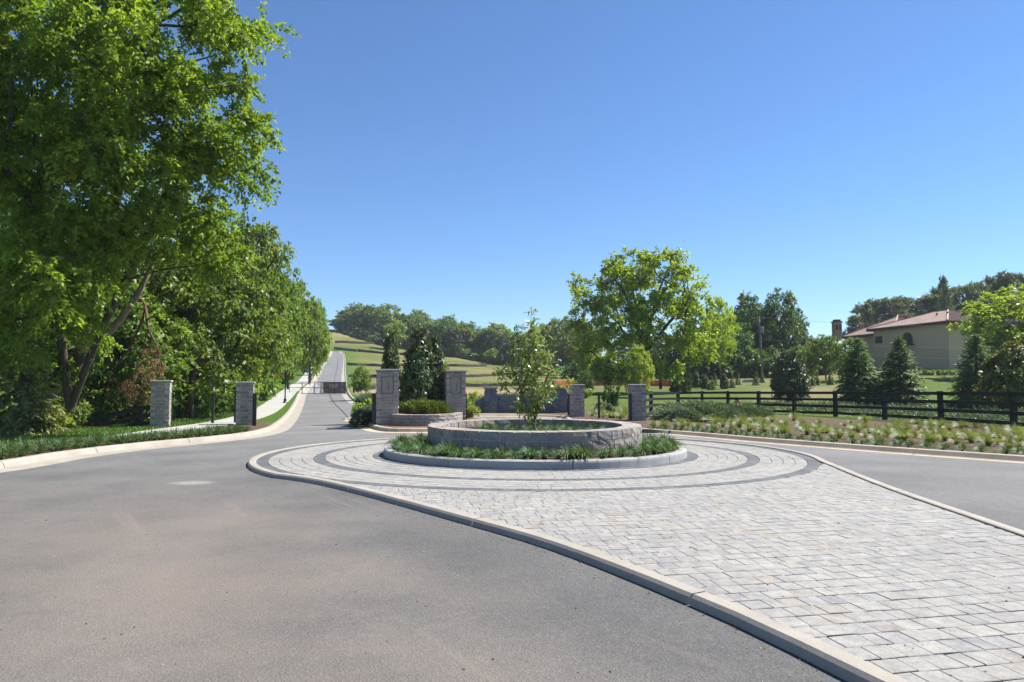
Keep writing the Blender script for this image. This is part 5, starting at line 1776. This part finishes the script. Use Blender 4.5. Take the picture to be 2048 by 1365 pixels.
# cedar bough and broken branch at the left
ced = conifer(170, 22, 12, .7, .5, 16, .085, .02, .35, .02, .1)
pcd = at(40, 668, 21)
zc_ = zt1(pcd.x, 21)
place_tree('cedar_tree', 'feathery grey-green cedar at the left picture edge under the great tree', 'tree', ced, M['needle_cedar'], (pcd.x - .3, 21.5, zc_ - .1), (2.7, 2.7, pcd.z - zc_ + .5), 1.0)
db = thing('broken_branch', 'broken reddish branch with dead brown leaves hanging behind the outermost left pillar', 'branch', (at(270, 800, 27).x, 27, zt1(at(270, 800, 27).x, 27)))
O = np.array(db.location)
W_ = lambda px, py, d=27: Vector(np.array(at(px, py, d)) - O)
m = MB()
m.tube([W_(225, 745), W_(262, 690), W_(285, 640), W_(291, 610), W_(283, 600), W_(272, 600)], [.035, .045, .06, .065, .06, .035], 7)
m.tube([W_(291, 615), W_(297, 660), W_(312, 690), W_(322, 715)], [.055, .05, .035, .015], 6)
m.tube([W_(293, 640), W_(315, 627), W_(335, 622)], [.04, .03, .015], 5)
m.tube([W_(296, 660), W_(285, 700), W_(280, 720)], [.035, .025, .012], 5)
m.tube([W_(312, 690), W_(318, 720), W_(323, 748)], [.035, .025, .012], 5)
m.tube([W_(225, 745), W_(215, 765), W_(240, 770), W_(300, 752)], [.04, .03, .02, .01], 5)
m.build('limb', M['bark_dead'], db, smooth=True)
rngd = np.random.default_rng(180)
de = [(*W_(px, py, 26.8), w * 27 / FPX, .5, h * 27 / FPX) for (px, py, w, h) in [(245, 770, 34, 18), (285, 760, 30, 20), (305, 735, 26, 20), (290, 790, 22, 18), (300, 700, 12, 14), (265, 785, 18, 20)]]
V, F, rn, C = crown(de, 60, .28, 7, 9, .09, .03, rngd, shell=.2, droop=.8, up=.2)
mk('dead_leaves', V, F, M['dead_leaf'], db, rnd=rn)
# leaning trunk
lt = thing('leaning_trunk', 'bare slanting tree trunk leaning right behind the cedar', 'tree', (at(120, 800, 24.6).x, 24.6, zt1(at(120, 800, 24.6).x, 24.6)))
O = np.array(lt.location)
MB().tube([Vector(np.array(at(px, py, d)) - O) for px, py, d in [(118, 790, 24.6), (150, 742, 24.6), (195, 690, 24.4), (240, 640, 24.2), (275, 590, 24), (310, 520, 23.6)]], [.17, .15, .13, .12, .1, .06], 8).build('trunk', M['bark_pale'], lt, smooth=True)

# ------------------------------------------------------------------ street furniture and site fences
def lamp(px, base, top, label):
    x, y = G(px, base, .12)
    z0 = zt1(x, y)
    h = at(px, top, y).z - z0
    t = thing('street_lamp', label, 'street lamp', (x, y, z0 - .03))
    k = h / 3.2
    MB().lathe([(.17 * k, 0), (.17 * k, .1), (.12 * k, .16), (.10 * k, .35), (.065 * k, .42)], n=12).build('base', M['black_metal'], t)
    MB().lathe([(.055 * k, .42), (.045 * k, h - .55)], n=10).build('post', M['black_metal'], t)
    MB().lathe([(.06 * k, h - .55), (.10 * k, h - .5), (.10 * k, h - .47), (.06 * k, h - .44)], n=12).build('collar', M['black_metal'], t)
    MB().lathe([(.09 * k, h - .44), (.13 * k, h - .15)], n=12).build('lantern', M['white'], t)
    MB().lathe([(.30 * k, h - .13), (.29 * k, h - .1), (.06 * k, h - .02), (.02, h)], n=16).build('lamp_shade', M['grey_metal'], t)
lamp(570, 807, 727, 'nearer black street lamp with a flat shade on the verge left of the road')
lamp(617.5, 758, 716, 'further black street lamp up the road, half hidden by foliage')

# chain-link construction gate across the road
gd = 66.0
gl, gm, gr2 = at(593, 788, gd), at(655, 788, gd), at(706, 788, gd)
def gate():
    z0 = min(zb1(gl.x, gd), zb1(gr2.x, gd))
    t = thing('mesh_gate', 'temporary chain-link gate closed across the uphill road, right leaf covered in dark mesh', 'gate', (gm.x, gd, z0))
    O = Vector(t.location)
    topz = at(600, 764, gd).z - O.z
    xs = [at(p, 0, gd).x - O.x for p in (593, 618, 642, 654, 656.5, 680, 699, 705)]
    for x in xs:
        MB().tube([(x, 0, .02), (x, 0, topz)], .035, 6).build('gate_upright', M['grey_metal'], t)
    for z in (.08, topz * .55, topz - .03):
        MB().tube([(xs[0], 0, z), (xs[-1], 0, z)], .025, 5).build('gate_rail', M['grey_metal'], t)
    w = MB()
    xq = xs[0]
    while xq < xs[3] - .6:                       # diagonal wires of the open leaf
        w.tube([(xq, .01, .1), (xq + topz - .12, .01, topz - .04)], .005, 3, False); w.tube([(xq + topz - .12, -.01, .1), (xq, -.01, topz - .04)], .005, 3, False)
        xq += .16
    kind(w.build('chain_link', M['grey_metal'], t), 'stuff')
    MB().box(((xs[4] + xs[6]) / 2 + .15, -.05, topz * .52), (xs[7] - xs[4] - .2, .02, topz * .92)).build('privacy_mesh', M['privacy'], t)
    b = MB().box((at(679, 0, gd).x - O.x, -.075, topz * .68), (.78, .015, .34)).build('banner', M['white'], t)
    for k in (-.1, 0, .1):
        MB().box((at(679, 0, gd).x - O.x, -.088, topz * .68 + k), (.62, .008, .045)).build('banner_stripe', M['red'], b)
gate()
p = at(707.5, 788, gd)
pg = thing('end_post', 'thick dark post at the right end of the chain-link gate', 'post', (p.x, gd, zb1(p.x, gd)))
MB().tube([(0, 0, 0), (0, 0, at(707, 763, gd).z - pg.location.z)], .09, 8).build('shaft', M['black_metal'], pg)

def site_fence(pix, h, mat, name, label, stake=2.4, mats='stake'):
    """fabric strung between stakes along the ground points under these pixels"""
    L = smooth_line([G(*p, .12) for p in pix], 1.2)
    sl_ = np.concatenate([[0], np.cumsum(np.linalg.norm(np.diff(L, axis=0), axis=1))])
    t = thing(name, label, 'site fence', (L[0][0], L[0][1], zt1(*L[0])))
    O = np.array(t.location)
    nn = offset_normals(L, False)
    V = []; F = []
    for i, (q, nv) in enumerate(zip(L, nn)):
        z = zt1(*q); hh = h * random.uniform(.8, 1.05); wv_ = random.uniform(-.05, .05)
        for (dx, zz) in ((-.012, -.03), (-.012 + wv_, hh), (.012 + wv_, hh), (.012, -.03)):
            V.append((q[0] + nv[0] * dx - O[0], q[1] + nv[1] * dx - O[1], z + zz - O[2]))
    for i in range(len(L) - 1):
        for k in range(3): F.append((4 * i + k, 4 * i + k + 1, 4 * i + 5 + k, 4 * i + 4 + k))
    mk('fabric', V, F, mat, t)
    k = 0
    while k * stake < sl_[-1] and k < 40:
        s_ = k * stake
        q = np.array([np.interp(s_, sl_, L[:, 0]), np.interp(s_, sl_, L[:, 1])])
        MB().box((q[0] - O[0], q[1] - O[1] + .05, zt1(*q) - O[2] + h * .6), (.05, .05, h * 1.35)).build('stake', M[mats], t)
        k += 1
BK, GN = M['fabric_black'], M['fabric_green']
site_fence([(670, 686.5), (715, 688), (766, 690)], .75, BK, 'silt_fence', 'highest black silt fence on the hillside, right of the road top', 4)
site_fence([(668, 699), (690, 701.5), (714, 704)], .7, GN, 'silt_fence', 'highest green fabric fence beside the top of the road', 4)
site_fence([(715, 704), (760, 708), (815, 711), (880, 714), (950, 721), (1022, 728.5)], .75, BK, 'silt_fence', 'long black silt fence crossing the hillside behind the magnolias', 5)
site_fence([(694, 731), (715, 732), (735, 732.5)], .55, GN, 'silt_fence', 'middle green fabric fence on the slope beside the road', 3)
site_fence([(735, 732.8), (760, 733.5), (800, 733), (860, 733), (920, 733.5), (974, 734)], .6, BK, 'silt_fence', 'black silt fence halfway down the slope, ending above the right planter pillar', 4)
site_fence([(697, 755), (705, 755), (718, 755)], .4, GN, 'silt_fence', 'lowest green fabric fence beside the mesh gate', 2)
site_fence([(735, 756), (752, 756), (800, 757), (860, 757), (930, 755), (1000, 752), (1060, 749), (1110, 744)], .55, BK, 'silt_fence', 'black silt fence low on the slope right of the planter pillars', 3)
site_fence([(706, 782), (730, 781), (752, 779)], .55, BK, 'silt_fence', 'black silt fence at the bottom of the slope beside the mesh gate', 2)
site_fence([(930, 774), (960, 774.5), (1010, 773), (1060, 772), (1112, 768)], .5, BK, 'silt_fence', 'lowest black silt fence above the slate wall', 2)
site_fence([(1112, 773), (1160, 772), (1220, 771), (1290, 772), (1360, 773)], .8, M['fabric_orange'], 'safety_fence', 'orange plastic mesh safety fence in the field under the spreading tree', 3)
site_fence([(1620, 738), (1640, 738), (1660, 738)], .95, M['fabric_orange'], 'safety_fence', 'short orange mesh fence among the trees left of the house', 3)

# utility box, hydrant, kerb mark, culvert block
x, y = G(612, 745, .12)
ub = thing('utility_box', 'dark green utility box on the verge beside the footpath', 'utility box', (x, y, zt1(x, y) - .02))
MB().box((0, 0, .5), (.9, .8, 1.0)).build('cabinet', M['needle'] if False else simple('box_green', (.02, .05, .035), .5), ub)
MB().box((0, -.02, 1.03), (.98, .9, .07)).build('lid', simple('box_lid', (.03, .07, .05), .5), ub)
x, y = at(1474, 800, 43.5)[:2]
hy = thing('fire_hydrant', 'red fire hydrant with blue cap behind the board fence', 'fire hydrant', (x, y, zt1(x, y) - .02))
hz = at(1474, 794, 43.5).z - hy.location.z
k = hz / .8
MB().lathe([(.16 * k, 0), (.16 * k, .05 * k), (.11 * k, .08 * k), (.11 * k, .55 * k), (.14 * k, .57 * k), (.14 * k, .61 * k)], n=12).build('barrel', M['red'], hy)
MB().lathe([(.13 * k, .61 * k), (.11 * k, .70 * k), (.05 * k, .76 * k), (.03 * k, .8 * k)], n=12).build('bonnet', M['blue'], hy)
for sx_ in (-1, 1):
    MB().tube([(sx_ * .08 * k, 0, .45 * k), (sx_ * .2 * k, 0, .45 * k)], .055 * k, 8).build('nozzle', M['red'], hy)
MB().tube([(0, -.08 * k, .40 * k), (0, -.22 * k, .40 * k)], .075 * k, 8).build('pumper_nozzle', M['red'], hy)
q = G(1500, 765, .12)
cb = thing('culvert_block', 'pale concrete block lying at the field edge among the young conifers', 'concrete block', (q[0], q[1], zt1(*q)))
MB().box((0, 0, .13), (1.7, .7, .3)).build('slab', M['path'], cb)
MB().box((0, .05, .31), (1.3, .5, .08)).build('upstand', M['path'], cb)

# utility pole and overhead wires
pd = 96.0
pb = at(1523, 746, pd)
up_ = thing('utility_pole', 'wooden utility pole with a transformer in front of the dark field-edge trees', 'utility pole', (pb.x, pd, zt1(pb.x, pd) - .2))
hp = at(1519, 633, pd).z - up_.location.z
MB().tube([(.15, 0, 0), (0, 0, hp * .5), (-.2, 0, hp)], [.16, .14, .10], 8).build('shaft', M['pole_wood'], up_, smooth=True)
MB().box((-.2, 0, hp - .35), (1.7, .1, .12)).build('crossarm', M['pole_wood'], up_)
MB().lathe([(.2, -.45), (.22, -.4), (.22, .3), (.16, .42)], (.12, -.3, hp - 1.9), 10).build('transformer', M['grey_metal'], up_)
for sx_ in (-.9, -.2, .5):
    MB().lathe([(.05, 0), (.06, .06), (.03, .16)], (sx_, 0, hp - .29), 8).build('insulator', M['white'], up_)
for (pz, py2, lab) in ((hp - .15, 652, 'topmost overhead wire passing in front of the house'), (hp - 3.2, 693, 'middle overhead wire passing in front of the house'), (hp - 4.4, 720, 'lowest overhead wire passing in front of the house')):
    a = Vector((pb.x - .2, pd - .1, up_.location.z + pz)); b = at(2300, py2, 74)
    pts_ = [a.lerp(b, t) + Vector((0, 0, -1.1 * 4 * t * (1 - t) * .6)) for t in np.linspace(0, 1, 18)]
    w = thing('overhead_wire', lab, 'wire', tuple(a))
    MB().tube([q - a for q in pts_], .013, 4).build('cable', M['grey_metal'], w)

# ------------------------------------------------------------------ house
def mat_tile():
    m, nt, b = new_mat('roof_tile')
    c = ramp(nt, noise(nt, .9, 5, .7, geo_pos(nt)).outputs[0], [(.3, (.25, .155, .12)), (.7, (.43, .30, .24))]).outputs[0]
    nt.links.new(c, b.inputs['Base Color']); b.inputs['Roughness'].default_value = .8
    return m
M['tile'] = mat_tile()
M['trim'] = simple('dark_trim', (.035, .028, .024), .6)
M['glass'] = simple('window_glass', (.02, .03, .05), .08, 0, .1, 5, 0, .8)
M['brick'] = simple('chimney_stucco', (0.38, 0.266, 0.1615), .9)
M['brick_dark'] = simple('chimney_brick', (.11, .05, .035), .9)
A = at(1747, 663, 110); B = at(1896, 646, 95)
hbase = zt1(B.x, B.y) - .3
house = thing('house', 'beige stucco house with brown tiled hip roof and arched window, behind the right-hand spruces', 'house', (B.x, B.y, hbase))
HO = Vector(house.location)
eave = B.z - HO.z
fa = Vector((A.x, A.y, 0)) - Vector((B.x, B.y, 0))     # along the visible wall, from right corner to left
Lw = fa.length; fu = fa.normalized()
outn = Vector((fu.y, -fu.x, 0))
if outn.x > 0: outn = -outn
back_ = -outn
def hp_(u, v, z): return fu * u + back_ * v + Vector((0, 0, z))
def prism(base, z0, z1, name, mat, parent):
    n = len(base)
    V = [(b[0], b[1], z0) for b in base] + [(b[0], b[1], z1) for b in base]
    F = [tuple(range(n))[::-1], tuple(range(n, 2 * n))] + [(k, (k + 1) % n, n + (k + 1) % n, n + k) for k in range(n)]
    return mk(name, V, F, mat, parent)
wallb = [hp_(0, 0, 0), hp_(0, 16, 0), hp_(Lw, 16, 0), hp_(Lw, 0, 0)]
prism(wallb, 0, eave, 'wall', M['stucco'], house)
wing = [hp_(Lw - .5, 2.0, 0), hp_(Lw - .5, 18, 0), hp_(Lw + 9, 18, 0), hp_(Lw + 9, 2.0, 0)]
o = prism(wing, 0, eave - .55, 'wing_wall', M['stucco'], house)
def hip(u0, u1, v0, v1, z, rise, ov, name):
    """hip roof with a solid eave and raised rows of tiles"""
    a, b, c, d = hp_(u0 - ov, v0 - ov, z), hp_(u1 + ov, v0 - ov, z), hp_(u1 + ov, v1 + ov, z), hp_(u0 - ov, v1 + ov, z)
    hv = (v1 - v0) / 2
    vm = (v0 + v1) / 2
    m1, m2 = hp_(u0 + hv * 1.1, vm, z + rise), hp_(max(u1 - hv * .85, u0 + hv * .9), vm, z + rise)
    V = [a, b, c, d, m1, m2]
    F = [(0, 4, 5, 1), (1, 5, 2), (2, 5, 4, 3), (3, 4, 0), (0, 1, 2, 3)]
    rf = mk(name, [tuple(v) for v in V], F, M['tile'], house)
    # barrel tile ribs down each slope seen from the road
    mb = MB()
    def slope(p, q, r0, r1, n):
        for i in range(n + 1):
            t = i / n
            lo = p.lerp(q, t); 
            hi = r0.lerp(r1, t)
            if (hi - lo).length > .3: mb.tube([lo + Vector((0, 0, .04)), hi + Vector((0, 0, .04))], .085, 4, False)
    def slope_par(p, q, r0, r1, n):
        """ribs run straight up the slope and stop at the hips"""
        e = (q - p); L = e.length; e = e / L
        tr0 = (r0 - p).dot(e); tr1 = (r1 - p).dot(e)
        up = (r0 - p) - e * tr0
        for i in range(1, n):
            s_ = L * i / n
            k = min(1, s_ / max(tr0, 1e-3), (L - s_) / max(L - tr1, 1e-3))
            mb.tube([p + e * s_ + Vector((0, 0, .04)), p + e * s_ + up * k + Vector((0, 0, .04))], .085, 4, False)
    slope_par(a, b, m1, m2, int((b - a).length / .36))
    slope_par(d, a, m1, m1, int((a - d).length / .36))
    slope_par(b, c, m2, m2, int((c - b).length / .36))
    kind(mb.build('roof_tiles', M['tile'], rf), 'stuff')
    for (p, q) in ((a, m1), (b, m2), (m1, m2), (d, m1), (c, m2)):
        MB().tube([p + Vector((0, 0, .1)), q + Vector((0, 0, .1))], .14, 6).build('ridge', M['tile'], rf)
    for (p, q) in ((a, b), (b, c), (d, a)):
        MB().bar(p + Vector((0, 0, -.17)), q + Vector((0, 0, -.17)), .2, .36).build('fascia', M['trim'], rf)
    return rf
hip(0, Lw, 0, 13, eave + .2, 2.3, .7, 'roof')
hip(Lw - 2, Lw + 9, 2, 18, eave - .4, 3.6, .7, 'wing_roof')
# windows on the visible wall
def window(u, z, w, h, arch=False):
    f = MB()
    O = hp_(u, -.03, z)
    rz = math.atan2(-fu.y, -fu.x)
    n = 12
    def outline(ww, hh):
        pts_ = [(-ww / 2, 0), (ww / 2, 0)]
        if arch:
            pts_ += [(ww / 2 * math.cos(t), hh - ww / 2 + ww / 2 * math.sin(t)) for t in np.linspace(0, PI, n)]
        else:
            pts_ += [(ww / 2, hh), (-ww / 2, hh)]
        return pts_
    def slab(ww, hh, d0, d1, off):
        P = outline(ww, hh); k = len(P)
        V = [tuple(O - fu * x + Vector((0, 0, y + off)) + outn * d0) for x, y in P] + [tuple(O - fu * x + Vector((0, 0, y + off)) + outn * d1) for x, y in P]
        F = [tuple(range(k)), tuple(range(k, 2 * k))[::-1]] + [(i, (i + 1) % k, k + (i + 1) % k, k + i) for i in range(k)]
        return V, F
    V, F = slab(w, h, -.1, .06, 0)
    wi = mk('window', V, F, M['trim'], house)
    V, F = slab(w - .28, h - .28, .0, .075, .14)
    pane = mk('pane', V, F, M['glass'], wi)
    MB().bar(O + outn * .09 + Vector((0, 0, .1)), O + outn * .09 + Vector((0, 0, h - .1)), .07, .05).build('mullion', M['trim'], wi)
    MB().bar(O + outn * .09 + Vector((0, 0, h * .55)) - fu * (w / 2 - .1), O + outn * .09 + Vector((0, 0, h * .55)) + fu * (w / 2 - .1), .05, .06).build('crossbar', M['trim'], wi)
    if arch:
        MB().box(tuple(O + outn * .5 + Vector((0, 0, .05))), (w + .9, .9, .14), rz).build('balcony_slab', M['trim'], wi)
        r = MB()
        for k in range(9):
            x = -(w + .8) / 2 + (w + .8) * k / 8
            r.bar(O - fu * x + outn * .9 + Vector((0, 0, .1)), O - fu * x + outn * .9 + Vector((0, 0, .78)), .04, .04)
        r.bar(O + fu * (w + .8) / 2 + outn * .9 + Vector((0, 0, .78)), O - fu * (w + .8) / 2 + outn * .9 + Vector((0, 0, .781)), .06, .06)
        r.build('balcony_railing', M['trim'], wi)
def u_at(px):
    # distance along the wall of the point seen at this column
    k = (px - 1024) / FPX
    return float((B.x - k * B.y) / (k * fu.y - fu.x))
uw = u_at(1816.5); dpt = B.y + fu.y * uw
window(uw, at(0, 691, dpt).z - HO.z, 2.1, 1.95, True)
uw = u_at(1759); dpt = B.y + fu.y * uw
window(uw, at(0, 687, dpt).z - HO.z, 1.5, 1.1)
# chimney
c = at(1674, 668, 118)
chm = at(1674, 645, 118).z - HO.z
ch = MB().box((c.x - HO.x, c.y - HO.y, chm - 1.6), (1.2, 1.2, 3.2)).build('chimney', M['brick'], house)
MB().box((c.x - HO.x, c.y - HO.y, chm + .05), (1.38, 1.38, .2)).build('chimney_cap', M['brick_dark'], ch)
MB().box((c.x - HO.x, c.y - HO.y, chm + .3), (.95, .95, .3)).build('chimney_pot', M['brick_dark'], ch)
for s_ in (-.29, .29):
    MB().box((c.x - HO.x + s_, c.y - HO.y - .61, chm - .9), (.36, .06, .9)).build('chimney_panel', M['brick_dark'], ch)
for pxv in (1775, 1835, 1856):
    uq = u_at(pxv) ; v_ = 3.5
    q = hp_(uq, v_, eave + .2 + 2.3 * (v_ + .7) / 7.2)
    MB().lathe([(.1, -.1), (.1, .35), (.16, .36), (.16, .45)], tuple(q), 8).build('vent_pipe', M['brick_dark'], house)

# small blue survey mark painted on the right kerb
q = G(1340, 869.5); nrm_ = np.array((-.3, -1.0)); nrm_ /= np.linalg.norm(nrm_)
bm = MB().box((q[0] + .0, q[1] + .02, zb1(*q) + .07), (.1, .05, .14), math.atan2(-.35, 1)).build('survey_mark', M['blue'])
tag(bm, 'small blue paint mark on the right-hand kerb behind the round planter', 'mark')

# ------------------------------------------------------------------ thin air over the valley
hz_m = bpy.data.materials.new('haze_air'); hz_m.use_nodes = True
hn = hz_m.node_tree; hn.nodes.clear()
ho = hn.nodes.new('ShaderNodeOutputMaterial'); hv = hn.nodes.new('ShaderNodeVolumePrincipled')
hv.inputs['Color'].default_value = (.80, .88, .97, 1); hv.inputs['Density'].default_value = HAZE; hv.inputs['Density Attribute'].default_value = ''
hn.links.new(hv.outputs[0], ho.inputs['Volume'])
hzb = MB().box((0, 380, 21), (3000, 1200, 48)).build('haze', hz_m)
kind(hzb, 'stuff')
